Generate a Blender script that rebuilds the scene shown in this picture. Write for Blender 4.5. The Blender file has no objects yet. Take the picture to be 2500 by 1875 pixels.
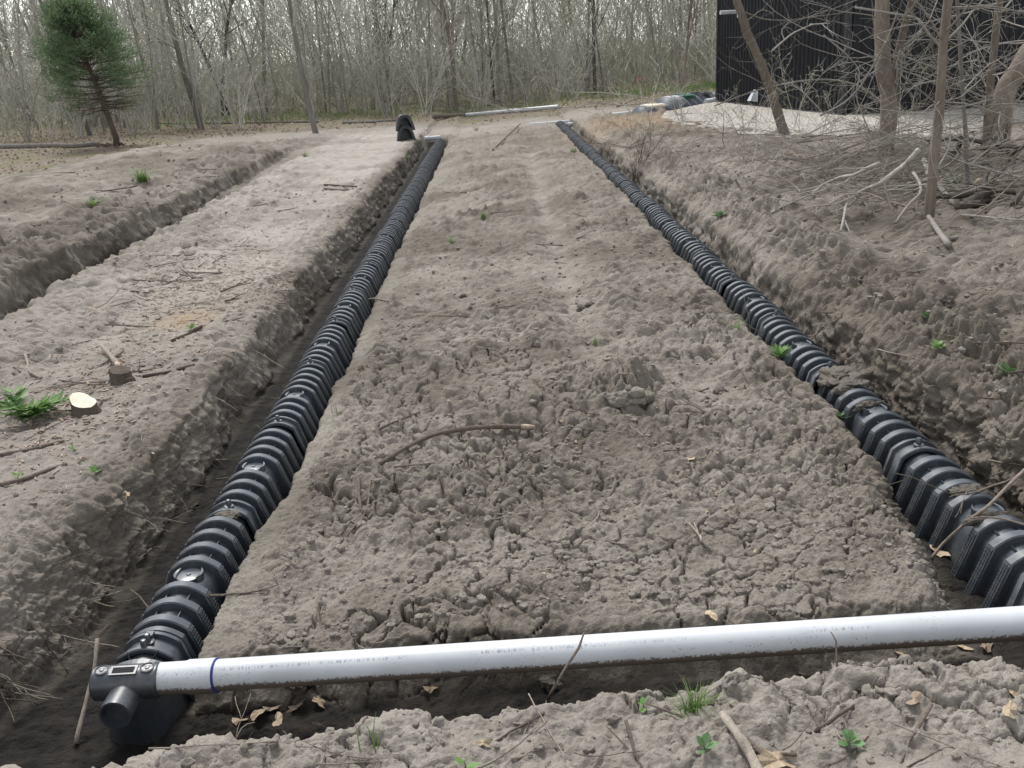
import bpy, math, random
import numpy as np

# ------------------------------------------------------------------ camera, sky, sun, exposure
SC = bpy.context.scene
COL = SC.collection
DS = 2212 / 2500                      # display pixels used for all picked points
FPX, ROLL, CAMH = 2350.0, 0.055, 2.2  # focal length in photo pixels, camera roll, height over the left chamber tops
_vx, _vy = 1191 - 1250, 136 - 937.5   # where the trench rows vanish
_u = _vx * math.cos(ROLL) - _vy * math.sin(ROLL)
_v = _vx * math.sin(ROLL) + _vy * math.cos(ROLL)
PITCH = math.atan(-_v / FPX)
_d = np.array([_u, _v, FPX])
R0 = np.array([1., 0, 0]); FW = np.array([0, math.cos(PITCH), -math.sin(PITCH)]); D0 = np.array([0, -math.sin(PITCH), -math.cos(PITCH)])
_w = _d[0] * R0 + _d[1] * D0 + _d[2] * FW
_yaw = math.atan2(_w[0], _w[1]); _c, _s = math.cos(_yaw), math.sin(_yaw)
_Rz = np.array([[_c, -_s, 0], [_s, _c, 0], [0, 0, 1]])
R0, FW, D0 = _Rz @ R0, _Rz @ FW, _Rz @ D0
EX = math.cos(ROLL) * R0 + math.sin(ROLL) * D0
EY = -math.sin(ROLL) * R0 + math.cos(ROLL) * D0
CAM = np.array([0, 0, CAMH])

import mathutils
cam_data = bpy.data.cameras.new('camera')
cam_data.sensor_width = 36.0; cam_data.lens = 36.0 * FPX / 2500
cam_data.clip_start = 0.05; cam_data.clip_end = 2000
cam = bpy.data.objects.new('camera', cam_data); COL.objects.link(cam)
M4 = mathutils.Matrix(((EX[0], -EY[0], -FW[0], CAM[0]), (EX[1], -EY[1], -FW[1], CAM[1]), (EX[2], -EY[2], -FW[2], CAM[2]), (0, 0, 0, 1)))
cam.matrix_world = M4
SC.camera = cam

SUN_EL, SUN_AZ = math.radians(56), math.radians(338)   # azimuth clockwise from +Y
world = bpy.data.worlds.new('World'); SC.world = world; world.use_nodes = True
wn = world.node_tree; wn.nodes.clear()
sky = wn.nodes.new('ShaderNodeTexSky'); sky.sky_type = 'NISHITA'; sky.sun_disc = False
sky.sun_elevation = SUN_EL; sky.sun_rotation = SUN_AZ; sky.dust_density = 1.0; sky.air_density = 1.0; sky.ozone_density = 1.0
hsv = wn.nodes.new('ShaderNodeHueSaturation'); hsv.inputs['Saturation'].default_value = 0.22; hsv.inputs['Value'].default_value = 1.15
bg = wn.nodes.new('ShaderNodeBackground'); bg.inputs['Strength'].default_value = 0.098
wo = wn.nodes.new('ShaderNodeOutputWorld')
wn.links.new(sky.outputs[0], hsv.inputs['Color']); wn.links.new(hsv.outputs[0], bg.inputs[0]); wn.links.new(bg.outputs[0], wo.inputs[0])
sl = bpy.data.lights.new('sun', 'SUN'); sl.energy = 1.5; sl.angle = math.radians(18); sl.color = (1.0, 0.97, 0.93)
sun = bpy.data.objects.new('sun', sl); COL.objects.link(sun)
_sd = mathutils.Vector((math.sin(SUN_AZ) * math.cos(SUN_EL), math.cos(SUN_AZ) * math.cos(SUN_EL), math.sin(SUN_EL)))
sun.rotation_euler = _sd.to_track_quat('Z', 'Y').to_euler(); sun.location = (0, 0, 20)
SC.view_settings.view_transform = 'Standard'; SC.view_settings.look = 'None'
SC.view_settings.gamma = 1.0; SC.view_settings.exposure = 1.28

# ------------------------------------------------------------------ helpers
def ray(xd, yd):
    return EX * (xd / DS - 1250) + EY * (yd / DS - 937.5) + FW * FPX
def on_plane(xd, yd, z):
    q = ray(xd, yd); return CAM + (z - CAMH) / q[2] * q
def at_depth(xd, yd, Y):
    q = ray(xd, yd); return CAM + Y / q[1] * q

def hash3(ix, iy, iz, seed):
    h = (ix.astype(np.int64) * 374761393 + iy.astype(np.int64) * 668265263 + iz.astype(np.int64) * 2147483647 + seed * 1274126177) & 0xffffffff
    h = ((h ^ (h >> 13)) * 1274126177) & 0xffffffff
    h = ((h ^ (h >> 16)) * 2246822519) & 0xffffffff
    return ((h ^ (h >> 15)) & 0xffffff).astype(np.float32) / np.float32(0xffffff)
def vnoise(x, y, z, seed=0):
    ix, iy, iz = np.floor(x), np.floor(y), np.floor(z)
    fx, fy, fz = [(a - b).astype(np.float32) for a, b in ((x, ix), (y, iy), (z, iz))]
    fx, fy, fz = [t * t * t * (t * (t * 6 - 15) + 10) for t in (fx, fy, fz)]
    out = 0
    for dx in (0, 1):
        wx = fx if dx else 1 - fx
        for dy in (0, 1):
            wy = wx * (fy if dy else 1 - fy)
            for dz in (0, 1):
                out = out + wy * (fz if dz else 1 - fz) * hash3(ix + dx, iy + dy, iz + dz, seed)
    return out * 2 - 1
def fbm(x, y, z, octv, seed=0, gain=.5):
    a, s, o = 1.0, 0.0, 0
    for k in range(octv):
        o = o + a * vnoise(x * 2 ** k, y * 2 ** k, z * 2 ** k, seed + 17 * k); s += a; a *= gain
    return o / s
def worley(x, y, seed=0):
    ix, iy = np.floor(x), np.floor(y)
    f1 = np.full(x.shape, 9., np.float32); f2 = f1.copy(); zz = np.zeros_like(ix); cid = f1.copy()
    for dx in (-1, 0, 1):
        for dy in (-1, 0, 1):
            cx, cy = ix + dx, iy + dy
            hx = hash3(cx, cy, zz, seed); hy = hash3(cx, cy, zz, seed + 5)
            d = np.sqrt((cx + hx - x) ** 2 + (cy + hy - y) ** 2).astype(np.float32)
            n = d < f1
            f2 = np.where(n, f1, np.minimum(f2, d)); cid = np.where(n, hx, cid); f1 = np.where(n, d, f1)
    return f1, f2, cid
def sm(a, b, x):
    t = np.clip((x - a) / (b - a), 0, 1); return t * t * (3 - 2 * t)

def new_mesh(name, V, F, smooth=False):
    me = bpy.data.meshes.new(name)
    me.from_pydata([tuple(map(float, v)) for v in V], [], [tuple(map(int, f)) for f in F]); me.update()
    if smooth: me.polygons.foreach_set('use_smooth', [True] * len(me.polygons))
    return me
def mesh_arrays(name, V, loops, starts, totals, smooth=True):
    me = bpy.data.meshes.new(name)
    me.vertices.add(len(V)); me.vertices.foreach_set('co', np.asarray(V, np.float32).ravel())
    me.loops.add(len(loops)); me.loops.foreach_set('vertex_index', np.asarray(loops, np.int32))
    me.polygons.add(len(starts)); me.polygons.foreach_set('loop_start', np.asarray(starts, np.int32)); me.polygons.foreach_set('loop_total', np.asarray(totals, np.int32))
    me.polygons.foreach_set('use_smooth', np.full(len(starts), smooth))
    me.update(calc_edges=True); return me

class MB:
    def __init__(s): s.V = []; s.F = []
    def add(s, V, F):
        o = len(s.V); s.V.extend(V); s.F.extend([tuple(i + o for i in f) for f in F]); return s
    def box(s, x0, x1, y0, y1, z0, z1):
        return s.add([(x0, y0, z0), (x1, y0, z0), (x1, y1, z0), (x0, y1, z0), (x0, y0, z1), (x1, y0, z1), (x1, y1, z1), (x0, y1, z1)],
                     [(3, 2, 1, 0), (4, 5, 6, 7), (0, 1, 5, 4), (1, 2, 6, 5), (2, 3, 7, 6), (3, 0, 4, 7)])
    def tube(s, pts, rad, n=6, cap=True, tip=False):
        pts = [np.array(p, float) for p in pts]; m = len(pts)
        if not hasattr(rad, '__len__'): rad = [rad] * m
        prev = None; V = []
        for i in range(m):
            t = pts[min(i + 1, m - 1)] - pts[max(i - 1, 0)]; t = t / (np.linalg.norm(t) + 1e-9)
            if prev is None:
                a = np.array([0, 0, 1.]) if abs(t[2]) < .9 else np.array([1., 0, 0])
                u = np.cross(t, a)
            else: u = prev - t * (prev @ t)
            u = u / (np.linalg.norm(u) + 1e-9); w = np.cross(t, u); prev = u
            for k in range(n):
                a = 2 * math.pi * k / n
                V.append(pts[i] + rad[i] * (math.cos(a) * u + math.sin(a) * w))
        F = [(i * n + k, i * n + (k + 1) % n, (i + 1) * n + (k + 1) % n, (i + 1) * n + k) for i in range(m - 1) for k in range(n)]
        if cap: F += [tuple(range(n - 1, -1, -1)), tuple((m - 1) * n + k for k in range(n))]
        return s.add(V, F)
    def sweep(s, prof_list, closed=False, capA=False, capB=False):
        """rows of equal-length 3D point lists joined by quads"""
        n = len(prof_list[0]); V = [p for r in prof_list for p in r]; F = []
        for i in range(len(prof_list) - 1):
            for k in range(n if closed else n - 1):
                F.append((i * n + k, i * n + (k + 1) % n, (i + 1) * n + (k + 1) % n, (i + 1) * n + k))
        if capA: F.append(tuple(range(n - 1, -1, -1)))
        if capB: F.append(tuple((len(prof_list) - 1) * n + k for k in range(n)))
        return s.add(V, F)
    def lathe(s, prof, axis='z', n=24, c=(0, 0, 0)):
        rows = []
        for (r, h) in prof:
            row = []
            for k in range(n):
                a = 2 * math.pi * k / n; ca, sa = r * math.cos(a), r * math.sin(a)
                p = (ca, sa, h) if axis == 'z' else ((h, ca, sa) if axis == 'x' else (sa, h, ca))
                row.append((p[0] + c[0], p[1] + c[1], p[2] + c[2]))
            rows.append(row)
        return s.sweep(rows, closed=True, capA=prof[0][0] > 1e-6, capB=prof[-1][0] > 1e-6)
    def mesh(s, name, smooth=False): return new_mesh(name, s.V, s.F, smooth)

def sharp(me, deg=32):
    try: me.set_sharp_from_angle(angle=math.radians(deg))
    except Exception: pass
    return me
def link(name, me, m=None, parent=None, loc=None, rot=None, scale=None):
    o = bpy.data.objects.new(name, me); COL.objects.link(o)
    if me is not None and m is not None and len(me.materials) == 0: me.materials.append(m)
    if parent: o.parent = parent
    if loc is not None: o.location = [float(v) for v in loc]
    if rot is not None: o.rotation_euler = rot
    if scale is not None: o.scale = (scale,) * 3 if not hasattr(scale, '__len__') else scale
    return o
def tag(o, label, cat, group=None, kind=None):
    if label: o['label'] = label
    if cat: o['category'] = cat
    if group: o['group'] = group
    if kind: o['kind'] = kind
    return o
def thing(name, label, cat, loc=(0, 0, 0), rz=0, group=None):
    return tag(link(name, None, None, None, loc, (0, 0, rz)), label, cat, group)
def copy_tree(o, parent=None):
    c = o.copy(); COL.objects.link(c); c.parent = parent
    for ch in o.children: copy_tree(ch, c)
    return c

# ------------------------------------------------------------------ materials
class NT:
    def __init__(s, name):
        s.m = bpy.data.materials.new(name); s.m.use_nodes = True; s.t = s.m.node_tree; s.t.nodes.clear()
        s.out = s.n('ShaderNodeOutputMaterial'); s.b = s.n('ShaderNodeBsdfPrincipled'); s.l(s.b.outputs[0], s.out.inputs[0])
        s.co = s.n('ShaderNodeTexCoord').outputs['Object']
    def n(s, t, **k):
        x = s.t.nodes.new(t)
        for a, v in k.items(): setattr(x, a, v)
        return x
    def l(s, a, b): s.t.links.new(a, b)
    def val(s, i, v):
        if isinstance(v, bpy.types.NodeSocket): s.l(v, i)
        else: i.default_value = v
    def noise(s, scale, detail=4, rough=.55, co=None, dist=0):
        x = s.n('ShaderNodeTexNoise'); x.inputs['Scale'].default_value = scale; x.inputs['Detail'].default_value = detail
        x.inputs['Roughness'].default_value = rough; x.inputs['Distortion'].default_value = dist; s.l(co or s.co, x.inputs['Vector']); return x.outputs['Fac']
    def vor(s, scale, feature='F1', co=None, out='Distance'):
        x = s.n('ShaderNodeTexVoronoi', feature=feature); x.inputs['Scale'].default_value = scale; s.l(co or s.co, x.inputs['Vector']); return x.outputs[out]
    def ramp(s, fac, *st):
        x = s.n('ShaderNodeValToRGB'); e = x.color_ramp.elements
        while len(e) < len(st): e.new(.5)
        for q, (p, c) in zip(e, st):
            q.position = p; q.color = (c, c, c, 1) if not hasattr(c, '__len__') else (*c, 1)
        s.l(fac, x.inputs[0]); return x.outputs[0]
    def mix(s, fac, a, b, mode='MIX'):
        x = s.n('ShaderNodeMix', data_type='RGBA', blend_type=mode)
        s.val(x.inputs[0], fac); i = [q for q in x.inputs if q.type == 'RGBA']
        for q, v in ((i[0], a), (i[1], b)):
            s.val(q, v if isinstance(v, bpy.types.NodeSocket) else (*v, 1))
        return [q for q in x.outputs if q.type == 'RGBA'][0]
    def math(s, op, a, b=0.0, clamp=False):
        x = s.n('ShaderNodeMath', operation=op, use_clamp=clamp); s.val(x.inputs[0], a); s.val(x.inputs[1], b); return x.outputs[0]
    def attr(s, name):
        x = s.n('ShaderNodeAttribute'); x.attribute_name = name; return x.outputs['Fac']
    def bump(s, h, strength, dist=.01, prev=None):
        x = s.n('ShaderNodeBump'); x.inputs['Strength'].default_value = strength; x.inputs['Distance'].default_value = dist
        s.l(h, x.inputs['Height'])
        if prev: s.l(prev, x.inputs['Normal'])
        return x.outputs[0]
    def done(s, color, rough=.8, normal=None, spec=.3, **k):
        s.val(s.b.inputs['Base Color'], color if isinstance(color, bpy.types.NodeSocket) else (*color, 1))
        s.val(s.b.inputs['Roughness'], rough); s.b.inputs['Specular IOR Level'].default_value = spec
        if normal: s.l(normal, s.b.inputs['Normal'])
        for a, v in k.items(): s.b.inputs[a].default_value = v
        return s.m
    def randobj(s):
        return s.n('ShaderNodeObjectInfo').outputs['Random']

def mat_soil(name, ground=True):
    t = NT(name)
    big = t.noise(.9, 5, .6); mid = t.noise(7, 5, .6); fine = t.noise(70, 5, .65); grit = t.noise(260, 3, .6)
    c = t.mix(t.ramp(big, (.32, 0), (.68, 1)), (.160, .142, .115), (.238, .213, .178))
    c = t.mix(t.math('MULTIPLY', t.ramp(mid, (.38, 0), (.66, 1)), .6), c, (.305, .280, .244))
    c = t.mix(t.math('MULTIPLY', t.ramp(fine, (.42, 0), (.64, 1)), .6), c, (.105, .090, .076))
    c = t.mix(t.math('MULTIPLY', t.ramp(grit, (.40, 0), (.62, 1)), .45), c, (.34, .305, .265))
    c = t.mix(t.math('MULTIPLY', t.ramp(t.noise(3.1, 3), (.55, 0), (.75, 1)), .3), c, (.200, .165, .128))
    if ground:
      damp = t.math('MULTIPLY', t.ramp(t.noise(.55, 5, .65), (.42, 0), (.58, 1)), .72)
      c = t.mix(t.math('MULTIPLY', damp, t.math('SUBTRACT', 1.0, t.attr('pale'))), c, (.105, .089, .070))
    spk = t.ramp(t.vor(85), (.07, 1), (.14, 0)); c = t.mix(t.math('MULTIPLY', spk, t.ramp(t.noise(9, 2), (.5, 0), (.62, .55))), c, (.42, .38, .33))
    if ground:
        c = t.mix(t.math('MULTIPLY', t.attr('pale'), t.ramp(mid, (.3, .45), (.65, 1))), c, (.350, .323, .287))
        c = t.mix(t.math('MULTIPLY', t.attr('ochre'), t.ramp(mid, (.35, .2), (.6, 1))), c, (.29, .20, .12))
        lit = t.mix(t.ramp(t.noise(26, 4, .7), (.38, 0), (.62, 1)), (.080, .065, .050), (.26, .215, .165))
        lit = t.mix(t.ramp(t.noise(.8, 3), (.46, 0), (.62, .75)), lit, (.13, .135, .055))
        c = t.mix(t.attr('litter'), c, lit)
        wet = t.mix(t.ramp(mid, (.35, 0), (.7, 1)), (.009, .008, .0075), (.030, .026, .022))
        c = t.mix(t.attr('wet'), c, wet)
    h = t.math('ADD', t.math('MULTIPLY', fine, .7), t.math('MULTIPLY', grit, .3))
    dco = t.n('ShaderNodeVectorMath', operation='ADD'); dn = t.n('ShaderNodeTexNoise'); dn.inputs['Scale'].default_value = 25; t.l(t.co, dn.inputs['Vector'])
    dsc = t.n('ShaderNodeVectorMath', operation='SCALE'); t.l(dn.outputs['Color'], dsc.inputs[0]); dsc.inputs['Scale'].default_value = .05
    t.l(t.co, dco.inputs[0]); t.l(dsc.outputs[0], dco.inputs[1]); dc = dco.outputs[0]
    v1 = t.vor(24, 'F1', dc); v2 = t.vor(62, 'F1', dc)
    h2 = t.math('ADD', t.math('MULTIPLY', v1, -.6), t.math('MULTIPLY', v2, -.4))
    b = t.bump(h2, .55, .020)
    b = t.bump(h, .9, .012, b)
    return t.done(c, .93, b, .18)

def mat_plastic(name, base, dusty=.5, rough=.42):
    t = NT(name)
    n1 = t.noise(5, 5, .65); n2 = t.noise(60, 4, .6)
    f = t.math('MULTIPLY', t.math('MULTIPLY', t.ramp(n1, (.45, 0), (.72, 1)), t.ramp(n2, (.4, .2), (.65, 1))), dusty)
    c = t.mix(f, base, (.22, .19, .165))
    c = t.mix(t.math('MULTIPLY', t.randobj(), .35), c, (base[0] * 1.7, base[1] * 1.7, base[2] * 1.75))
    r = t.math('ADD', t.math('MULTIPLY', n1, .22), rough - .08)
    b = t.bump(t.noise(180, 2), .06, .002)
    return t.done(c, r, b, .75)
def mat_plain(name, a, b=None, scale=12, rough=.7, spec=.3, bump=.25, bscale=None, vary=.0):
    t = NT(name); b = b or tuple(v * .7 for v in a)
    c = t.mix(t.ramp(t.noise(scale, 5, .6), (.33, 0), (.67, 1)), a, b)
    if vary:
        hv = t.n('ShaderNodeHueSaturation'); t.l(c, hv.inputs['Color'])
        t.l(t.math('ADD', t.math('MULTIPLY', t.randobj(), vary * 2), 1 - vary), hv.inputs['Value']); c = hv.outputs[0]
    nb = t.bump(t.noise(bscale or scale * 6, 4, .6), bump, .01)
    return t.done(c, rough, nb, spec)
def mat_bark(name, a, b, scale=9, moss=0, vary=.25):
    t = NT(name)
    mp = t.n('ShaderNodeMapping'); mp.inputs['Scale'].default_value = (1, 1, .22); t.l(t.co, mp.inputs['Vector'])
    n1 = t.noise(scale, 5, .65, mp.outputs[0]); n2 = t.noise(scale * 5, 4, .65, mp.outputs[0])
    c = t.mix(t.ramp(n1, (.35, 0), (.65, 1)), a, b)
    c = t.mix(t.math('MULTIPLY', t.ramp(n2, (.45, 0), (.65, 1)), .5), c, tuple(v * .45 for v in a))
    if moss: c = t.mix(t.math('MULTIPLY', t.ramp(t.noise(2, 3), (.5, 0), (.6, 1)), moss), c, (.15, .17, .09))
    hv = t.n('ShaderNodeHueSaturation'); t.l(c, hv.inputs['Color'])
    t.l(t.math('ADD', t.math('MULTIPLY', t.randobj(), vary * 2), 1 - vary), hv.inputs['Value'])
    return t.done(hv.outputs[0], .9, t.bump(n2, .7, .02), .15)
def mat_leaf(name, a, b, trans=.25):
    t = NT(name)
    c = t.mix(t.ramp(t.noise(14, 3), (.35, 0), (.65, 1)), a, b)
    hv = t.n('ShaderNodeHueSaturation'); t.l(c, hv.inputs['Color'])
    t.l(t.math('ADD', t.math('MULTIPLY', t.randobj(), .4), .8), hv.inputs['Value'])
    t.done(hv.outputs[0], .55, None, .3)
    tr = t.n('ShaderNodeBsdfTranslucent'); t.l(hv.outputs[0], tr.inputs['Color'])
    mx = t.n('ShaderNodeMixShader'); mx.inputs[0].default_value = trans
    t.l(t.b.outputs[0], mx.inputs[1]); t.l(tr.outputs[0], mx.inputs[2]); t.l(mx.outputs[0], t.out.inputs[0])
    return t.m
def mat_pvc(name, mud=True, axis_print=True):
    t = NT(name)
    g = t.n('ShaderNodeSeparateXYZ'); t.l(t.co, g.inputs[0])
    x, y, z = g.outputs[0], g.outputs[1], g.outputs[2]
    c = t.mix(t.ramp(t.noise(3, 4), (.4, 0), (.7, 1)), (.54, .56, .58), (.45, .47, .48))
    if mud:
        fine = t.noise(95, 4, .7)
        lvl = t.math('ADD', t.math('MULTIPLY', fine, .055), t.math('MULTIPLY', t.noise(4, 3), .02))
        # dried mud clings to the underside; z is height in the pipe's own frame
        f = t.ramp(t.math('SUBTRACT', lvl, t.math('ADD', z, .042)), (.001, 0), (.006, 1))
        c = t.mix(f, c, (.135, .112, .094))
        spk = t.math('MULTIPLY', t.ramp(t.noise(150, 3, .6), (.61, 0), (.66, 1)), t.ramp(t.noise(9, 3), (.47, 0), (.6, 1)))
        c = t.mix(t.math('MULTIPLY', spk, .8), c, (.15, .13, .11))
        # faint worn line of print along the shoulder of the pipe
        mp = t.n('ShaderNodeMapping'); mp.inputs['Scale'].default_value = (1, .2, .2); t.l(t.co, mp.inputs['Vector'])
        tick = t.math('MULTIPLY', t.ramp(t.noise(210, 2, .5, mp.outputs[0]), (.53, 0), (.57, 1)), t.ramp(t.noise(2.2, 2), (.45, 0), (.55, 1)))
        band = t.math('MULTIPLY', t.math('LESS_THAN', t.math('ABSOLUTE', t.math('SUBTRACT', z, .049)), .0035), t.math('LESS_THAN', y, 0.0))
        c = t.mix(t.math('MULTIPLY', t.math('MULTIPLY', tick, band), .55), c, (.12, .12, .13))
    return t.done(c, .38, t.bump(t.noise(40, 3), .03, .002), .45)
def mat_gravel(name):
    t = NT(name)
    v = t.n('ShaderNodeTexVoronoi'); v.inputs['Scale'].default_value = 26; t.l(t.co, v.inputs['Vector'])
    g = t.n('ShaderNodeSeparateColor'); t.l(v.outputs['Color'], g.inputs[0])
    c = t.mix(g.outputs[0], (.29, .27, .235), (.46, .435, .39))
    c = t.mix(t.ramp(t.noise(2.2, 4), (.5, 0), (.75, .5)), c, (.35, .30, .245))
    b = t.bump(t.math('SUBTRACT', 1.0, v.outputs['Distance']), .8, .03)
    return t.done(c, .9, b, .2)
def mat_siding(name):
    t = NT(name)
    c = t.mix(t.ramp(t.noise(1.3, 4), (.4, 0), (.7, 1)), (.006, .007, .010), (.010, .011, .015))
    return t.done(c, .36, t.bump(t.noise(1.7, 2), .05, .02), .22)

M = dict(
    soil=mat_soil('soil'), clod=mat_soil('dry_clod', False),
    chamber=mat_plastic('chamber_plastic', (.030, .038, .046), .45, .27),
    cap=mat_plastic('end_cap_plastic', (.026, .032, .039), .4, .34),
    tank=mat_plastic('tank_plastic', (.055, .066, .085), .4, .45),
    pvc=mat_pvc('pvc_pipe'), pvc_clean=mat_pvc('pvc_clean', False),
    blue=mat_plain('primer', (.04, .05, .25), rough=.4, bump=0),
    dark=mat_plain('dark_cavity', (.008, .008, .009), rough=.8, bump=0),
    lid=mat_plain('beige_lid', (.62, .56, .43), (.52, .46, .35), 4, .5, bump=.05),
    green_lid=mat_plain('green_lid', (.012, .085, .055), (.02, .11, .075), 6, .45, bump=.1),
    gravel=mat_gravel('gravel'), concrete=mat_plain('concrete', (.36, .35, .33), (.28, .27, .255), 5, .85),
    siding=mat_siding('black_siding'), roof=mat_plain('roof_metal', (.03, .03, .033), rough=.4, bump=.02),
    bark=mat_bark('bark_brown', (.25, .212, .172), (.165, .137, .110)), bark_grey=mat_bark('bark_grey', (.27, .25, .23), (.17, .155, .14), moss=.3),
    bark_dark=mat_bark('bark_dark', (.105, .09, .078), (.06, .052, .046)), bark_pale=mat_bark('bark_pale', (.37, .345, .31), (.25, .23, .205)),
    wood_tree=mat_bark('wood_bark', (.35, .33, .29), (.23, .215, .19), moss=.35, vary=.4), twig=mat_bark('wood_twig', (.53, .51, .45), (.40, .385, .335), vary=.35),  # brightened bark and twigs: the wood's haze is put into these colours
    cedar_bark=mat_bark('cedar_bark', (.15, .115, .095), (.09, .07, .06)), cedar=mat_leaf('cedar_foliage', (.11, .185, .085), (.18, .26, .13), .4),
    cedar_dead=mat_plain('cedar_dead', (.19, .12, .075), (.12, .08, .055), 8, .9),
    cut=mat_plain('cut_wood', (.74, .68, .56), (.62, .55, .42), 30, .7), stumpbark=mat_bark('stump_bark', (.19, .155, .125), (.11, .088, .07), 30),
    split=mat_plain('split_wood', (.44, .36, .27), (.30, .24, .18), 40, .8), stick=mat_bark('stick', (.19, .155, .13), (.12, .098, .08), 40, vary=.35),
    stick_pale=mat_bark('stick_pale', (.40, .35, .29), (.27, .23, .19), 40, vary=.3),
    leaf=mat_leaf('weed_leaf', (.11, .215, .055), (.17, .28, .09)), leaf_blue=mat_leaf('weed_leaf_cool', (.10, .19, .075), (.15, .25, .11)),
    grass=mat_leaf('grass_blade', (.10, .19, .04), (.16, .25, .07)), bud=mat_leaf('spring_bud', (.19, .23, .075), (.25, .28, .12)),
    dead=mat_leaf('dead_leaf', (.33, .24, .15), (.45, .37, .26), .15), dead_brown=mat_leaf('dead_leaf_brown', (.19, .14, .10), (.26, .20, .145), .15),
    chip=mat_plain('wood_chip', (.50, .42, .34), (.30, .22, .17), 20, .85, vary=.35),
    far_twig=mat_bark('far_twig', (.52, .53, .43), (.42, .43, .34), vary=.1),
    tape=mat_plain('pink_tape', (.70, .30, .33), bump=0),
)

# ------------------------------------------------------------------ the ground: one swept sheet with three trenches, spoil banks and lumps
YSPLIT = 7.2
def rows_near():
    ys = [0.6]
    while ys[-1] < YSPLIT:
        Y = ys[-1]; ys.append(Y + (.03 if Y < 2.3 else max(.0065, .66 * (Y * Y + 4.4) / (963 * 2.1))))
    return ys
def rows_far():
    ys = [YSPLIT - .06]
    while ys[-1] < 34:
        Y = ys[-1]; ys.append(Y + min(.36 * (Y * Y + 4.4) / (963 * 2.1), .16))
    while ys[-1] < 600: ys.append(ys[-1] + max(.3, (ys[-1] - 30) * .10))
    return ys
def ground_part(ys, step, drop):
    Y = np.array(ys); one = np.ones_like(Y)
    eL = sm(29.9, 29.3, Y); eR = sm(30.9, 30.2, Y)
    td = np.interp(Y, [0, 3, 13, 16, 19, 23, 27], [1, 1, 1, .75, .55, .5, 0])
    sp = np.interp(Y, [2, 7, 14, 25, 30], [.1, .8, 1, 1.25, 0])
    far = sm(30, 36, Y)
    near = sm(5.4, 3.6, Y)
    xe = np.interp(Y, [3.2, 3.6, 4.3, 5.3, 7, 9, 15, 30], [1.58, 1.66, 1.80, 1.92, 1.90, 1.86, 1.94, 1.94])
    rf = np.interp(Y, [3, 5.5, 8, 30], [2.56, 2.48, 2.38, 2.36])
    br = np.interp(Y, [3, 6, 10, 16, 27, 32], [.34, .42, .40, .42, .45, .3])
    cp = [(-320 * one, .1), (-40 * one, .1), (-11.5 * one, .12), (-8.4 * one, .08 + .28 * sp), (-6.4 * one, .06 + .22 * sp), (-5.45 * one, .08 + .10 * sp),
          (-5.30 * one, .08 - .28 * td), (-4.98 * one, .07 - .28 * td), (-4.78 * one, .05), (-3.6 * one, .06 + .02 * far),
          (-2.13 - .16 * near, .075 - .01 * near), (-2.02 - .2 * sm(3.9, 3.2, Y), -.285 * eL), (-1.33 * one, -.285 * eL), (-1.305 - .035 * sm(5.2, 4.4, Y), -.16 * eL + .02 * (1 - eL) + .075 * sm(5.3, 4.5, Y)), (-1.02 * one, -.065 + .02 * sm(5.3, 4.5, Y)),
          (.3 * one, .035), (1.45 * one, .085), (xe, .10), (xe + .10, .1 - .185 * eR), (rf, .1 - .185 * eR), (rf + .07, .27 - .1 * (1 - eR)), (3.05 * one, br),
          (5.5 * one, br + .04), (8.5 * one, .5 + 0 * Y), (14 * one, .55), (40 * one, .6), (320 * one, .6)]
    cnt = [6, 20, 36, 60, 60, 22, 18, 18, 70, 130, 54, 44, 14, 36, 165, 145, 54, 22, 36, 36, 60, 130, 80, 36, 14, 6]
    xs, zs, seg = [], [], []
    for k, n in enumerate(cnt):
        for i in range(n):
            t = i / n
            xs.append(cp[k][0] * (1 - t) + cp[k + 1][0] * t); zs.append((cp[k][1] * (1 - t) + cp[k + 1][1] * t) * one); seg.append(k)
    xs.append(cp[-1][0]); zs.append(cp[-1][1] * one); seg.append(len(cnt))
    X = np.array(xs).T.astype(np.float64); Z = np.array(zs).T.astype(np.float64); seg = np.array(seg)
    for _ in range(2):   # round the lips a little
        for A in (X, Z): A[:, 1:-1] = .25 * A[:, :-2] + .5 * A[:, 1:-1] + .25 * A[:, 2:]
    if step > 1:         # fewer columns far away; keep the outermost
        keep = np.unique(np.r_[0:X.shape[1]:step, X.shape[1] - 1]); X, Z, seg = X[:, keep], Z[:, keep], seg[keep]
    YY = np.repeat(Y[:, None], X.shape[1], 1); kw = lambda n: np.ones(max(3, n // step | 1)) / max(3, n // step | 1)
    # the banks wander: shift the walls sideways with low-frequency noise
    wob = fbm(YY * 1.3, X * .6, X * 0, 3, 3) * .07 + fbm(YY * 5, X * 1.5, X * 0, 2, 8) * .028
    wallm = np.isin(seg, [9, 10])[None, :] * sm(-2.7, -2.2, X) + np.isin(seg, [16, 17])[None, :] * .55 * sm(1.4, 1.75, X) + np.isin(seg, [19, 20])[None, :] * 1.0 + np.isin(seg, [4, 5, 6, 7, 8])[None, :] * 1.2 + np.isin(seg, [12, 13])[None, :] * .35
    k = kw(9)
    wallm = np.apply_along_axis(lambda r: np.convolve(r, k, 'same'), 1, wallm)
    X = X + wob * wallm
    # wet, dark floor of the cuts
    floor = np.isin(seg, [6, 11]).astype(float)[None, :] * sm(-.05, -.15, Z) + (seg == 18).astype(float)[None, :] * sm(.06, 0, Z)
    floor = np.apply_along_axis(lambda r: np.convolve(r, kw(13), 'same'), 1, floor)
    # header trench across the front, and the bank nearest the camera
    xr = np.clip(X, -2.6, 3.2)
    Yh = 3.17 - .075 * (xr + 1.38)
    offb = .26 + .03 * (xr + 1.4) + .05 * fbm(X * 3, X * 0, X * 0, 3, 40)
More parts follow.
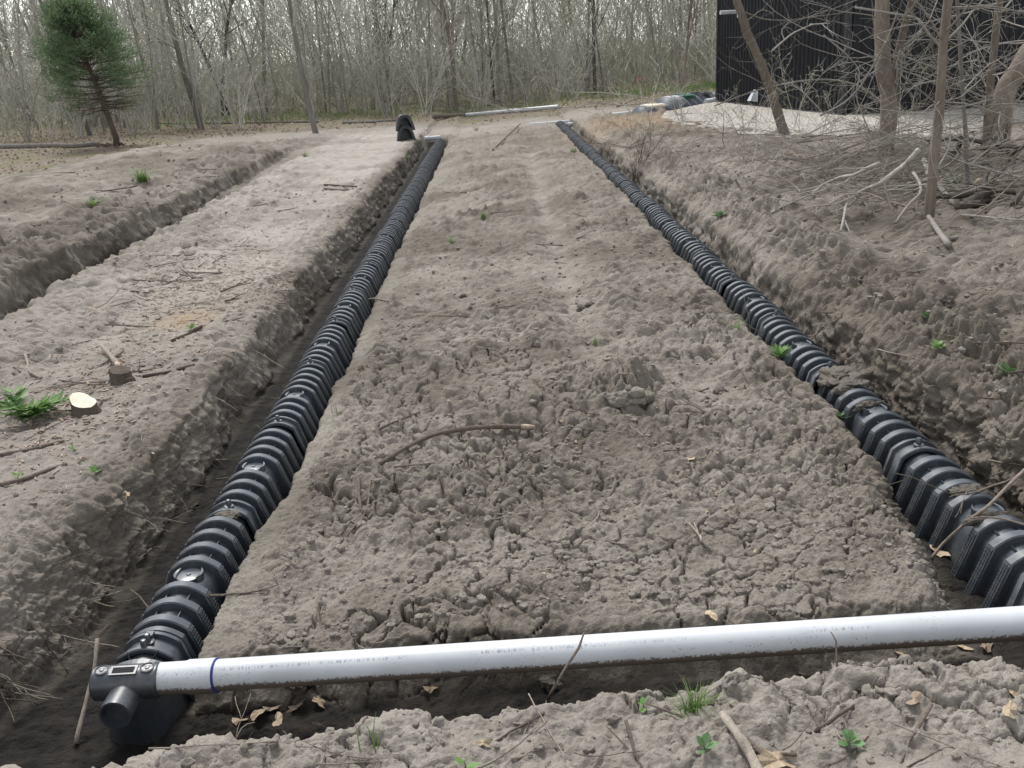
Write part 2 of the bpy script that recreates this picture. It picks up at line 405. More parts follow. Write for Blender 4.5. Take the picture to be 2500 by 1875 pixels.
    ye = np.interp(xr, [-2.6, -1.9, -1.5, -1.1, -.4, 0, .45, 1.0, 1.5, 1.7, 2.1, 3.2], [2.5, 2.66, 2.75, 2.79, 2.83, 2.87, 2.88, 2.84, 2.76, 2.66, 2.62, 2.6]) + .035 * fbm(X * 4, YY * 0, X * 0, 3, 44)
    zfl = -.275 + .062 * (xr + 1.4)
    zfr = .02 + .055 * (xr + 1.5) + .045 * fbm(X * 2.2, YY * 2.2, X * 0, 3, 50)
    wf = sm(0, -.13, YY - ye)
    inx = sm(-1.62, -1.42, X) * sm(2.5, 2.3, X)
    wh = sm(0, -.16, YY - Yh - offb) * (1 - wf) * inx
    Z = Z * (1 - wh) + zfl * wh
    side = sm(-3.1, -2.5, X) * sm(3.6, 2.9, X)
    Z = Z * (1 - wf * side) + zfr * wf * side
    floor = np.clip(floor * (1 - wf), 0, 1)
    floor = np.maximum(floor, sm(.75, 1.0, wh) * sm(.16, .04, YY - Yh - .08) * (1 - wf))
    # masks
    cen = sm(-1.28, -1.0, X) * sm(1.98, 1.7, X) * sm(33, 30, YY) * sm(3.2, 3.4, YY)
    spL = sm(-5.35, -5.6, X) * sm(-12, -9.5, X) * sm(33, 28, YY)
    spR = sm(2.40, 2.75, X) * sm(11, 7.5, X) * sm(31, 27, YY)
    plat = sm(-4.95, -4.75, X) * sm(-2.15, -2.45, X) * sm(33, 30, YY)
    wall = np.clip(wallm, 0, 1)
    fr = wf * side
    openf = 1 - floor
    # wheel ruts
    rut = np.exp(-((X - (.62 + .012 * (YY - 8))) / .17) ** 2) * sm(6.8, 8, YY) * sm(26, 20, YY)
    Z -= .05 * rut
    Z -= .022 * np.exp(-((X + 2.62) / .05) ** 2) * sm(6, 8, YY) * sm(22, 18, YY) * (.5 + .5 * np.sin(YY * 9) ** 2)
    Z += .035 * sm(-2.62, -2.50, X) * sm(-2.1, -2.25, X) * sm(5, 7, YY) * sm(24, 19, YY)
    # displacement along the surface normal
    dx = np.stack([np.gradient(X, axis=1), np.gradient(YY, axis=1), np.gradient(Z, axis=1)], -1)
    dy = np.stack([np.gradient(X, axis=0), np.gradient(YY, axis=0), np.gradient(Z, axis=0)], -1)
    N = np.cross(dx, dy); N /= np.linalg.norm(N, axis=-1, keepdims=True) + 1e-12
    vis = sm(45, 36, YY) * sm(16, 13, np.abs(X))
    broad = fbm(X * 1.1, YY * 1.1, Z * 1.1, 3, 1)
    wx, wy = fbm(X * 5, YY * 5, Z * 5, 2, 11) * .55, fbm(X * 5 + 9, YY * 5, Z * 5, 2, 12) * .55
    l1 = fbm(X * 4.5, YY * 4.5, Z * 4.5, 4, 21, .55)
    l2 = fbm(X * 17, YY * 17, Z * 17, 3, 31, .6)
    l3 = fbm(X * 60, YY * 60, Z * 60, 2, 36, .6)
    f1, f2, c1 = worley(X * 6.2 + wx, (YY + Z) * 6.2 + wy, 3)
    g1, g2, c2 = worley(X * 14 + wx * 2, (YY + Z) * 14 + wy * 2, 7)
    q1, q2, _ = worley(X * 3.4 + wx * 1.3 + l2 * .10, (YY + Z * .8) * 3.4 + wy * 1.3 + .07 * l1, 15)
    def billow(s, o, seed):
        a, t_, w_ = 1.0, 0, 0
        for k in range(o):
            t_ = t_ + a * np.abs(vnoise(X * s * 2 ** k, YY * s * 2 ** k, Z * s * 2 ** k, seed + 13 * k)); w_ += a; a *= .55
        return t_ / w_
    B1, B2, B3 = billow(5.5, 2, 301), billow(13, 2, 331), billow(38, 2, 361)
    sp_ = np.gradient(Y)[:, None]; B3 = .2 + (B3 - .2) * sm(.016, .009, sp_); B2 = .2 + (B2 - .2) * sm(.10, .05, sp_)
    l3 = l3 * sm(.014, .008, sp_)
    patch = sm(-.25, .35, fbm(X * 1.6, YY * 1.6, X * 0, 3, 61) + .35 * sm(8.6, 6.5, YY) * sm(3.6, 4.4, YY) - .45 * sm(8, 11, YY)) * (.15 + .85 * sm(3.75, 4.5, YY + .4 * broad))
    rid = 1 - np.abs(fbm(X * 7, YY * 7, Z * 7, 3, 71)) * 2.2
    clump = (1 - np.clip(f1 * 1.2, 0, 1) ** 3) * sm(0, .26, f2 - f1)
    pebb = (1 - np.clip(g1 * 1.25, 0, 1) ** 2.5) * sm(0, .3, g2 - g1)
    amp_b = .05 * cen + .07 * spL + .08 * spR + .018 * plat + .05 * fr + .02
    fz = .55 + .45 * sm(3.7, 4.5, YY); amp1 = .022 * cen * (.45 + .8 * patch) + .045 * spL + .055 * spR + .016 * plat + .045 * wall + .030 * fr + .008 * floor + .012
    d = amp_b * broad + amp1 * l1
    d += (clump * (c1 > .25)) * (.022 * cen * patch + .02 * spL + .02 * spR * (.4 + c1) + .008 * fr)
    d += (pebb * (c2 > .45) * c2) * (.012 * cen * patch + .008 * spL + .008 * spR + .003 * plat + .005 * fr)
    fg = 1 + 1.0 * sm(8.5, 13, YY)
    d += (B1 - .2) * (cen * fz * fg * (.04 + .05 * patch) + .12 * spL + .13 * spR + .024 * fg * plat + .06 * wall + .05 * fr)
    d += (B2 - .2) * (1 + (fg - 1) * (1 - spL)) * (cen * fz * (.026 + .034 * patch) + .06 * spL + .06 * spR + .016 * plat + .045 * wall + .03 * fr + .015 * floor)
    d += (B3 - .2) * (.022 * cen + .028 * spL + .028 * spR + .014 * plat + .03 * wall + .022 * fr + .012 * floor)
    d += l2 * (.014 * cen + .016 * spL + .018 * spR + .009 * plat + .016 * wall + .009 * fr + .006 * floor + .004)
    d += l3 * (.0055 * openf + .0015)
    d += rid * (.004 * spL + .005 * spR + .005 * wall)
    # drying cracks
    cm = np.clip(cen * (.35 + .8 * sm(8.5, 6, YY)) + .55 * fr, 0, 1) * sm(12, 8, YY)
    wid = .028 + .034 * (vnoise(X * 2.1, YY * 2.1, X * 0, 91) * .5 + .5)
    br_ = sm(-.25, .1, vnoise(X * 1.7, YY * 1.7, X * 0, 93))
    d -= .085 * cm * br_ * sm(wid * 1.1, wid * .5, q2 - q1)
    br2 = sm(-.05, .25, vnoise(X * 2.6, YY * 2.6, X * 0, 95))
    d -= .05 * cm * br2 * sm(.05, .025, f2 - f1)
    d *= vis
    d *= 1 - .55 * rut
    mound = np.exp(-((X - .80) / .17) ** 2 - ((YY - 6.02) / .17) ** 2); d += mound * (.06 + .30 * (B1 - .15) + .22 * (B2 - .2))
    X2 = X + N[..., 0] * d; Y2 = YY + N[..., 1] * d; Z2 = Z + N[..., 2] * d
    lit = np.clip(sm(33, 37, YY) + sm(-9.2, -10.6, X + .8 * broad) * sm(20, 26, YY + 2 * broad) + sm(-11, -13, X), 0, 1) * (1 - .8 * sm(6, 9, X) * sm(38, 34, YY))
    pale = np.clip(plat * sm(7.5, 12, YY) * .6 * sm(-.5, .3, broad) + rut * .35 * sm(-.3, .4, l1) + .38 * plat + fr * .45 + sm(27, 32, YY) * sm(36, 32, YY) * .4, 0, 1)
    och = np.exp(-((X - 3.6) / 1.5) ** 2 - ((YY - 24.5) / 2.6) ** 2) * .9 + np.exp(-((X + 2.9) / .3) ** 2 - ((YY - 8.6) / .35) ** 2) * .9
    Z2 = Z2 - drop * sm(YSPLIT + .05, YSPLIT - .02, YY)
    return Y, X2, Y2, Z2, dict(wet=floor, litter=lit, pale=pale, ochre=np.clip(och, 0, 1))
def build_ground():
    parts = [ground_part(np.array(rows_near()), 1, 0), ground_part(np.array(rows_far()), 3, .006)]
    Vs, Qs, At, off = [], [], {}, 0
    for Y, X2, Y2, Z2, at in parts:
        nr, nc = X2.shape; Vs.append(np.stack([X2, Y2, Z2], -1).reshape(-1, 3)); idx = np.arange(nr * nc).reshape(nr, nc) + off; off += nr * nc
        Qs.append(np.stack([idx[:-1, :-1], idx[:-1, 1:], idx[1:, 1:], idx[1:, :-1]], -1).reshape(-1, 4))
        for k, a in at.items(): At.setdefault(k, []).append(np.broadcast_to(a, X2.shape).astype(np.float32).ravel())
    q = np.concatenate(Qs); me = mesh_arrays('ground', np.concatenate(Vs), q.ravel(), np.arange(len(q)) * 4, np.full(len(q), 4), True)
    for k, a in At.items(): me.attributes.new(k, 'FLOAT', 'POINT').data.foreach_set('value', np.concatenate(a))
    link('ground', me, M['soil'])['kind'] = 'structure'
    print('ground quads', len(q))
    return [(p[0], np.maximum.accumulate(p[1], axis=1), p[3]) for p in parts]
GPARTS = build_ground()
GY, GX, GZ = GPARTS[0]
def ground_z(x, y):
    gy, gx, gz = GPARTS[0] if y < YSPLIT else GPARTS[1]
    j = int(np.clip(np.searchsorted(gy, y), 1, len(gy) - 1)); t = float(np.clip((y - gy[j - 1]) / (gy[j] - gy[j - 1]), 0, 1))
    return float(np.interp(x, gx[j - 1], gz[j - 1]) * (1 - t) + np.interp(x, gx[j], gz[j]) * t)
def ground_row(y):
    gy, gx, gz = GPARTS[0] if y < YSPLIT else GPARTS[1]; j = int(np.clip(np.searchsorted(gy, y), 0, len(gy) - 1)); return gx[j], gz[j]
def hit(xd, yd):
    """where the line of sight through a picture point meets the ground"""
    q = ray(xd, yd); q = q / np.linalg.norm(q); t = 2.0; last = t
    while t < 120:
        p = CAM + q * t
        if p[2] < ground_z(p[0], p[1]): break
        last = t; t += max(.04, t * .012)
    a, b = last, t
    for _ in range(14):
        m = (a + b) / 2; p = CAM + q * m
        if p[2] < ground_z(p[0], p[1]): b = m
        else: a = m
    p = CAM + q * b; return np.array([p[0], p[1], ground_z(p[0], p[1])])

# ------------------------------------------------------------------ leaching chambers
CL = 1.28
def arch(hw, zs, zt, hb, zb, y, n=10):
    P = [(-hb, y, zb), (-hw, y, zs)]
    for k in range(1, n):
        a = k / n; P.append((-hw + 2 * hw * a, y, zs + (zt - zs) * (1 - (2 * a - 1) ** 2)))
    return P + [(hw, y, zs), (hb, y, zb)]
def chamber_meshes():
    d = {}
    VAL = (.092, -.090, -.035, .146, -.282); RIB = (.118, -.052, 0, .198, -.282)
    b = MB(); b.sweep([arch(*VAL, y) for y in (.02, .3, .6, .9, 1.24)])
    b.sweep([arch(.084, -.098, -.043, .136, -.282, y) for y in (1.24, .02)])
    for y in (.235, .375, .735, .875, 1.015):     # small moulded ridges in the valleys
        for x in (-.052, .052): b.box(x - .0025, x + .0025, y - .035, y + .035, -.075, -.039)
    d['shell'] = sharp(b.mesh('shell', True))
    b = MB(); w = .052
    o1 = lambda y, e: arch(RIB[0] - e, RIB[1] - e * .6, RIB[2] - e, RIB[3] - e, RIB[4], y)
    inn = lambda y: arch(.086, -.096, -.041, .138, -.282, y)
    b.sweep([inn(0), o1(0, .006), o1(.005, 0), o1(w - .005, 0), o1(w, .006), inn(w)])
    for s in (-1, 1):                              # three screened strips down each flank
        for k in range(3):
            y0 = .002 + k * .0160; e = .0045
            pts = []
            for z, x in ((-.062, .1195), (-.278, .1972)):
                pts.append([(s * (x - .004), y0, z), (s * (x + e), y0 + .002, z), (s * (x + e), y0 + .0125, z), (s * (x - .004), y0 + .0145, z)])
            b.sweep(pts, capA=True, capB=True)
            if k < 3:
                for j in range(14):
                    t = (j + .6) / 14.5; z = -.062 - .216 * t; x = .1195 + .0777 * t + e
                    b.box(min(s * x, s * (x + .0013)), max(s * x, s * (x + .0013)), y0 + .001, y0 + .0135, z - .0045, z + .0035)
    d['rib'] = sharp(b.mesh('rib', True))
    b = MB(); b.lathe([(.060, -.034), (.060, -.0215), (.056, -.0195), (.012, -.0185), (.010, -.014), (0, -.0135)], n=28)
    d['port'] = sharp(b.mesh('inspection_port', True))
    b = MB()
    for a0 in (-.75,):
        rows = []
        for k in range(11):
            a = a0 + 1.5 * k / 10; wd = .012 * math.sin(math.pi * (k + .5) / 11)
            ro, ri = .067, .066 - wd; ca, sa = math.cos(a), math.sin(a); zt = -.006 - .012 * (ca * .067 / .1) ** 2
            rows.append([(ro * ca, ro * sa, -.05), (ro * ca, ro * sa, zt), (ri * ca, ri * sa, zt - .002), (ri * ca, ri * sa, -.05)])
        b.sweep(rows, capA=True, capB=True)
    d['slot'] = b.mesh('slot_lip')
    b = MB()                                       # overlapping swivel dome at the near end
    rows = []
    for y, hw, zs, zt, hb in ((-.072, .112, -.058, -.012, .180), (-.068, .116, -.054, -.006, .184), (-.052, .116, -.054, -.006, .184), (-.048, .104, -.070, -.024, .168), (.030, .104, -.070, -.024, .168), (.034, .116, -.054, -.005, .184), (.052, .116, -.054, -.005, .184), (.056, .106, -.066, -.02, .172), (.085, .104, -.068, -.022, .170)):
        rows.append(arch(hw, zs, zt, hb, -.282, y))
    b.sweep(rows); rin = [arch(hw - .006, zs - .006, zt - .008, hb - .006, -.282, y) for y, hw, zs, zt, hb in ((.085, .098, -.076, -.03, .162), (-.072, .106, -.064, -.018, .174))]
    b.sweep(rin); b.sweep([rin[1], rows[0]])
    d['dome'] = sharp(b.mesh('coupling_dome', True), 40)
    b = MB(); b.lathe([(.026, -.012), (.026, -.003), (.014, .0), (.0135, .026), (.010, .032), (0, .034)], n=16)
    d['post'] = sharp(b.mesh('locking_post', True), 40)
    return d
CM = chamber_meshes()
def make_chamber():
    r = thing('leaching_chamber', 'x', 'leaching chamber')
    link('shell', CM['shell'], M['chamber'], r)
    for y in (.130, .268, .406, .640, .778, .916, 1.054): link('rib', CM['rib'], M['chamber'], r, (0, y, 0))
    p = link('inspection_port', CM['port'], M['chamber'], r, (0, .561, -.012))
    for a in (0, math.pi): link('slot_lip', CM['slot'], M['chamber'], p, None, (0, 0, a))
    dm = link('coupling_dome', CM['dome'], M['chamber'], r); link('locking_post', CM['post'], M['chamber'], dm, (0, -.010, -.008))
    return r
ORD = ['first', 'second', 'third', 'fourth', 'fifth', 'sixth', 'seventh', 'eighth', 'ninth', 'tenth', 'eleventh', 'twelfth', 'thirteenth', 'fourteenth', 'fifteenth', 'sixteenth', 'seventeenth', 'eighteenth', 'nineteenth', 'twentieth', 'twenty-first', 'twenty-second', 'twenty-third']
proto = make_chamber(); used = False
rngc = random.Random(5)
def chamber_row(x, y0, z, n, sy, label, group):
    global used
    for k in range(n):
        o = proto if not used else copy_tree(proto); used = True
        y = y0 + k * CL * sy
        o.location = (x + rngc.uniform(-.012, .012), y, z + rngc.uniform(-.006, .006)); o.scale = (1, sy, 1)
        o.rotation_euler = (rngc.uniform(-.006, .006), rngc.uniform(-.02, .02), rngc.uniform(-.008, .008))
        o['label'] = label(k); o['group'] = group
LX, RX, RZ = -1.54, 2.10, .20
chamber_row(LX, 3.46, 0, 20, 1.0, lambda k: f'{ORD[k]} black ribbed chamber counting from the near end of the left row', 'chambers in the left trench row')
chamber_row(RX, 3.26, RZ, 21, 1.02, lambda k: f'{ORD[k]} black ribbed chamber counting from the near end of the right row', 'chambers in the right trench row')

# ------------------------------------------------------------------ end caps at the near ends
def end_cap_meshes():
    d = {}
    b = MB(); rows = []
    for y, hw, zs, zt, hb in ((.055, .106, -.064, -.018, .176), (.05, .112, -.058, -.010, .182), (.02, .112, -.058, -.010, .182), (.015, .104, -.068, -.022, .172), (-.06, .100, -.072, -.030, .168)): rows.append(arch(hw, zs, zt, hb, -.285, y))
    b.sweep(rows)
    d['collar'] = sharp(b.mesh('collar', True))
    b = MB(); rows = []
    for k in range(8):
        a = k / 7 * math.pi / 2; s = math.cos(a); y = -.05 - .17 * math.sin(a)
        rows.append(arch(.02 + .080 * s, -.075 - .02 * (1 - s), -.024 - .056 * (1 - s), .12 + .045 * s, -.30, y))
    b.sweep(rows); d['dome'] = b.mesh('dome', True)
    b = MB(); b.lathe([(.014, -.02), (.0138, .022), (.010, .029), (0, .031)], n=16); d['post'] = sharp(b.mesh('post', True), 40)
    b = MB(); b.box(-.016, .016, -.012, .022, -.01, .012); b.box(-.011, .011, -.017, -.012, -.012, .006); d['latch'] = b.mesh('latch')
    b = MB(); b.lathe([(.060, -.128), (.066, -.122), (.067, -.06), (.067, .06), (.066, .122), (.060, .128)], 'x', 28); d['bar'] = sharp(b.mesh('cross_bar', True))
    b = MB(); b.lathe([(.0, -.125), (.048, -.125), (.052, -.16), (.060, -.16), (.061, -.15), (.063, -.02), (.064, 0)], 'y', 28); d['stub'] = sharp(b.mesh('front_stub', True))
    b = MB(); b.lathe([(.028, -.01), (.028, .004), (.023, .006), (.021, .002), (.010, .0015), (.007, .006), (0, .0065)], n=24); d['plug'] = sharp(b.mesh('plug', True))
    b = MB(); b.box(-.052, .052, -.022, .022, -.02, .006)
    d['slot'] = b.mesh('slot_frame')
    b = MB(); b.box(-.042, .042, -.0135, .0135, -.01, .0072); d['hole'] = b.mesh('slot_hole')
    b = MB(); rows = []
    for y, hw, zt in ((.10, .16, -.05), (-.03, .125, -.06), (-.06, .105, -.075), (-.085, .075, -.10), (-.095, .05, -.13)): rows.append(arch(hw * .7, zt - .03, zt, hw, -.33, y))
    b.sweep(rows, capB=True); d['body'] = b.mesh('body', False)
    b = MB(); b.box(-.0025, .0025, -.02, .02, -.004, .004); d['clip'] = b.mesh('clip')
    return d
EC = end_cap_meshes()
def end_cap(x, y, z, label):
    r = thing('end_cap', label, 'end cap', (x, y, z), 0, 'end caps of the two rows')
    link('collar', EC['collar'], M['cap'], r, (0, 0, -.03))
    dm = link('dome', EC['dome'], M['cap'], r, (0, 0, -.032))
    link('post', EC['post'], M['cap'], dm, (0, -.10, -.005)); link('latch', EC['latch'], M['cap'], dm, (0, -.035, -.003))
    for s in (-1, 1): link('clip', EC['clip'], M['dark'], dm, (s * .055, -.135, -.028), (.5, 0, s * -.5))
    bar = link('cross_bar', EC['bar'], M['cap'], r, (0, -.30, -.065))
    for s in (-1, 1): link('plug', EC['plug'], M['cap'], bar, (s * .088, -.008, .063), (.12, 0, 0))
    sl_ = link('slot_frame', EC['slot'], M['cap'], bar, (0, -.018, .062), (.22, 0, 0)); link('slot_hole', EC['hole'], M['dark'], sl_) if False else link('slot_hole', EC['hole'], M['dark'], bar, (0, -.018, .0622), (.22, 0, 0))
    link('front_stub', EC['stub'], M['cap'], r, (0, -.30, -.10))
    link('body', EC['body'], M['cap'], r, (0, -.27, 0))
    return r
PA, PB = on_plane(400, 1463, -.03), on_plane(2212, 1346, .16)
end_cap(LX, PA[1] + .30, .03, 'black plastic end cap joined to the white pipe, lower left corner')
end_cap(RX + .02, 3.26, RZ, 'black plastic end cap behind the pipe, cut by the right frame edge')

# ------------------------------------------------------------------ white header pipe across the front
dv = (PB - PA) / np.linalg.norm(PB - PA); A = PA + dv * (LX + .118 - PA[0]); Bp = A + dv * (RX - .05 - A[0]); L = float(np.linalg.norm(Bp - A)); dv = (Bp - A) / L
hp = thing('header_pipe', 'long white plastic pipe running across the front from the left end cap', 'pipe', A)
hp.rotation_euler = (0, -math.asin(dv[2]), math.atan2(dv[1], dv[0]))
b = MB(); b.lathe([(.054, .17), (.061, .17), (.061, L)], 'x', 40); link('pipe', sharp(b.mesh('pipe', True)), M['pvc'], hp)
b = MB(); b.lathe([(.058, -.03), (.0625, -.03), (.0625, .11), (.067, .125), (.067, .232), (.062, .234)], 'x', 40); link('coupling', sharp(b.mesh('coupling', True)), M['pvc'], hp)
b = MB(); b.lathe([(.062, .2335), (.0665, .2337), (.0665, .2375), (.0618, .241)], 'x', 40); link('primer_ring', b.mesh('primer_ring', True), M['blue'], hp)

# ------------------------------------------------------------------ far pipes
def simple_pipe(p, q, r, label, m='pvc_clean'):
    p, q = np.array(p, float), np.array(q, float); L = float(np.linalg.norm(q - p)); d = (q - p) / L
    o = thing('plastic_pipe', label, 'pipe', p); o.rotation_euler = (0, -math.asin(d[2]), math.atan2(d[1], d[0]))
    b = MB(); b.lathe([(r * .88, .04), (r * .88, 0), (r, 0), (r, L), (r * .88, L), (r * .88, L - .04)], 'x', 20)
    link('tube', sharp(b.mesh('tube', True)), M[m], o)
    b = MB(); b.lathe([(r, .0), (r * 1.13, .002), (r * 1.13, .14), (r, .16)], 'x', 20); link('bell_end', sharp(b.mesh('bell_end', True)), M[m], o)
    return o
def gp(xd, yd, up=0):
    p = hit(xd, yd); p[2] += up; return p
pa, pb = gp(1008, 252, .06), gp(1207, 234, .06)
simple_pipe(pa, pb, .075, 'white plastic pipe lying across the far end of the field, in line with the log')
pc, pd = on_plane(1222, 264, .14), on_plane(1247, 260, .16)
pd = pc + (pd - pc) * 1.3
simple_pipe((2.25, 29.7, .12), (2.95, 29.95, .16), .06, 'short white pipe at the far end of the right chamber row')
simple_pipe((-2.0, 29.3, -.02), (-1.55, 29.4, -.01), .06, 'stub of white pipe at the far end of the left chamber row')
simple_pipe((1.2, 30.9, .10), (2.6, 31.2, .12), .055, 'half buried white pipe beyond the far end of the field')

# ------------------------------------------------------------------ branch growing
def nrm(v): return v / (np.linalg.norm(v) + 1e-9)
def grow(rg, p, d, L, r, lvl, P, out):
    n = P['segs'][lvl]; pts = [p.copy()]; rad = [r]; dirs = [d]; bend = rg.normal(0, P['bend'][lvl], 3)
    for i in range(n):
        d = nrm(d + bend / n + rg.normal(0, P['wander'][lvl], 3) + np.array([0, 0, P['up'][lvl]]))
        p = p + d * L / n; pts.append(p.copy()); dirs.append(d); rad.append(r * (1 - (i + 1) / n * (1 - P['tip'][lvl])))
    out[lvl].append((pts, rad))
    if lvl + 1 < len(P['segs']):
        k = max(1, int(P['kids'][lvl] * rg.uniform(.75, 1.25)))
        for t in np.sort(rg.uniform(P['t0'][lvl], .98, k)):
            i = min(int(t * n), n - 1); f = t * n - i
            q = pts[i] * (1 - f) + pts[i + 1] * f; dd = dirs[i + 1]
            side = nrm(np.cross(dd, nrm(rg.normal(0, 1, 3)))); a = rg.uniform(*P['ang'][lvl])
            grow(rg, q, nrm(dd * math.cos(a) + side * math.sin(a)), L * rg.uniform(*P['len'][lvl]) * (1 - .45 * t), max(P['rmin'], rad[i] * rg.uniform(.38, .62)), lvl + 1, P, out)
def tubes(b, items, n):
    for pts, rad in items: b.tube(pts, rad, n, cap=False)
    return b
def perp_leaf_quads(b, rg, items, per, size):
    for pts, rad in items:
        for _ in range(per):
            i = rg.integers(1, len(pts)); c = pts[i] + rg.normal(0, .03, 3); u = nrm(rg.normal(0, 1, 3)); w = nrm(np.cross(u, rg.normal(0, 1, 3))); s = size * rg.uniform(.6, 1.3)
            b.add([c - u * s, c + w * s * .45, c + u * s, c - w * s * .45], [(0, 1, 2, 3)])

# ------------------------------------------------------------------ the wood behind the field
TREES = []
for k in range(8):
    rg = np.random.default_rng(100 + k)
    dense = k >= 4
    P = dict(segs=(9, 4, 3, 2), bend=(.25, .5, .5, .5), wander=(.035, .09, .12, .15), up=(.03, .10, .07, .05), tip=(.25, .3, .4, .6), kids=(24 if dense else 17, 6, 3),
             t0=(.10 if dense else .2, .2, .2), ang=((.45, 1.0), (.4, 1.0), (.4, 1.0)), len=((.18, .34), (.3, .55), (.35, .6)), rmin=.006)
    out = [[], [], [], []]
    grow(rg, np.zeros(3), nrm(np.array([rg.normal(0, .05), rg.normal(0, .05), 1])), rg.uniform(8.5, 11.5), (.055, .075, .06, .11, .04, .045, .05, .038)[k], 0, P, out)
    tb = tubes(MB(), out[0], 7); bb = tubes(tubes(tubes(MB(), out[1], 4), out[2], 3), out[3], 3)
    lf = MB()
    if k in (2, 5, 6): perp_leaf_quads(lf, rg, out[2], 2 if k != 6 else 5, .028)
    TREES.append((tb.mesh('trunk', True), bb.mesh('branches', True), lf.mesh('buds') if lf.V else None, bb))
SHRUBS = []
for k in range(5):
    rg = np.random.default_rng(300 + k)
    out = [[], [], []]
    P = dict(segs=(6, 4, 2), bend=(.5, .5, .5), wander=(.07, .1, .15), up=(.03, .06, .05), tip=(.3, .4, .6), kids=(9, 4), t0=(.2, .15), ang=((.35, .9), (.4, 1.0)), len=((.25, .5), (.3, .55)), rmin=.005)
    for s in range(7 if k < 3 else 3):
        grow(rg, np.array([rg.normal(0, .12), rg.normal(0, .12), -.05]), nrm(np.array([rg.normal(0, .35), rg.normal(0, .35), 1])), rg.uniform(1.6, 3.6), rg.uniform(.010, .022), 0, P, out)
    lf = MB()
    if k in (1, 3): perp_leaf_quads(lf, rg, out[1], 3, .03)
    bb = tubes(tubes(tubes(MB(), out[0], 5), out[1], 3), out[2], 3)
    SHRUBS.append((bb.mesh('stems', True), lf.mesh('buds') if lf.V else None))
TLAB = ['slim bare tree with sparse twigs in the wood behind the field', 'bare tree with a mid-thick trunk in the wood behind the field', 'bare tree with opening pale buds in the wood behind the field', 'stout bare trunk in the wood behind the field',
        'twiggy thin sapling tree in the wood behind the field', 'twiggy thin tree with a haze of buds in the wood behind the field', 'budding yellow-green thin tree in the wood behind the field', 'pole-thin densely twigged tree in the wood behind the field']
def put_tree(k, x, y, s=1.0, rz=0, lean=(0, 0), bark='wood_tree', label=None):
    t, br, lf, _ = TREES[k]
    r = thing('bare_tree', label or TLAB[k], 'tree', (x, y, ground_z(x, y) - .08), rz, None if label else 'bare trees of the wood behind the field')
    r.rotation_euler = (lean[0], lean[1], rz); r.scale = (s, s, s)
    a = link('trunk', t, M['wood_tree'], r); c = link('branches', br, M['twig'], r)
    if lf: link('buds', lf, M['bud'], r)['kind'] = 'stuff'
    if bark != 'wood_tree':
        a.material_slots[0].link = 'OBJECT'; a.material_slots[0].material = M[bark]; c.material_slots[0].link = 'OBJECT'; c.material_slots[0].material = M[bark]
    return r
def put_shrub(k, x, y, s, rz, label=None, dz=0):
    r = thing('shrub', label or 'thin bare shrub at the edge of the wood', 'shrub', (x, y, ground_z(x, y) + dz), rz, None if label else 'bare shrubs at the edge of the wood'); r.scale = (s,) * 3
    link('stems', SHRUBS[k][0], M['twig'], r)
    if SHRUBS[k][1]: link('buds', SHRUBS[k][1], M['bud'], r)['kind'] = 'stuff'
    return r
rg = np.random.default_rng(9)
def edge_y(x):   # where the wood begins
    return float(np.interp(x, [-40, -25, -14, -9, -5, 0, 6, 10, 18, 40], [37, 36, 36.5, 38, 40.5, 41.5, 43, 43, 42, 42]))
n = 0
while n < 290:
    y = 36 + 30 * rg.uniform(0, 1) ** 1.15; x = rg.uniform(-1, 1) * (y * .62 + 4)
    if y < edge_y(x) + .5 or (x > 14 and y < 50 and rg.uniform() < .6): continue
    k = int(rg.choice(8, p=[.16, .10, .10, .05, .17, .14, .10, .18]))
    put_tree(k, x, y, rg.uniform(.8, 1.25), rg.uniform(0, 6.28), (rg.normal(0, .05), rg.normal(0, .05))); n += 1
for i in range(120):
    x = rg.uniform(-27, 20); y = edge_y(x) - 1.0 + 16 * rg.uniform() ** 1.5; k = int(rg.integers(0, 5))
    if 6 < x < 12 and y < 40: continue
    put_shrub(k, x, y, rg.uniform(.7, 1.4), rg.uniform(0, 6.28))
# the far depth of the wood: reads as one grey mass of twigs
Vs, Fs, off = [], [], 0
for i in range(46):
    bb = TREES[4 + i % 4][3]; V = np.array(bb.V, float); F = bb.F
    a = rg.uniform(0, 6.28); s = rg.uniform(.9, 1.3); c_, s_ = math.cos(a), math.sin(a)
    y = rg.uniform(66, 90); x = (i / 45 * 2 - 1) * 52 + rg.normal(0, 1.5)
    V = V * s; V = np.stack([V[:, 0] * c_ - V[:, 1] * s_ + x, V[:, 0] * s_ + V[:, 1] * c_ + y, V[:, 2] * 1.05 + .1], -1)
    Vs.append(V); Fs.append(np.array(F, np.int32) + off); off += len(V)
nq = 130000; c = np.stack([rg.uniform(-1, 1, nq), rg.uniform(50, 95, nq), rg.uniform(0, 1, nq) ** 1.25 * 12], -1); c[:, 0] = c[:, 0] * c[:, 1] * .64; c = c[(c[:, 2] < 7) | (c[:, 0] > -.35 * c[:, 1])]; nq = len(c); low = rg.uniform(0, 1, nq) < .14; c[low, 2] = rg.uniform(0, 2.2, int(low.sum())); c[low, 1] = rg.uniform(47, 70, int(low.sum()))
dd = rg.normal(0, .42, (nq, 3)); dd[:, 2] = rg.uniform(.35, 1, nq); dd /= np.linalg.norm(dd, axis=1, keepdims=True); ln = rg.uniform(.5, 1.6, (nq, 1)); sdv = np.cross(dd, rg.normal(0, 1, (nq, 3))); sdv = sdv / np.linalg.norm(sdv, axis=1, keepdims=True) * rg.uniform(.012, .034, (nq, 1))
Vs.append(np.stack([c - sdv, c + sdv, c + dd * ln + sdv * .3, c + dd * ln - sdv * .3], 1).reshape(-1, 3)); Fs.append(np.arange(nq * 4).reshape(-1, 4) + off)
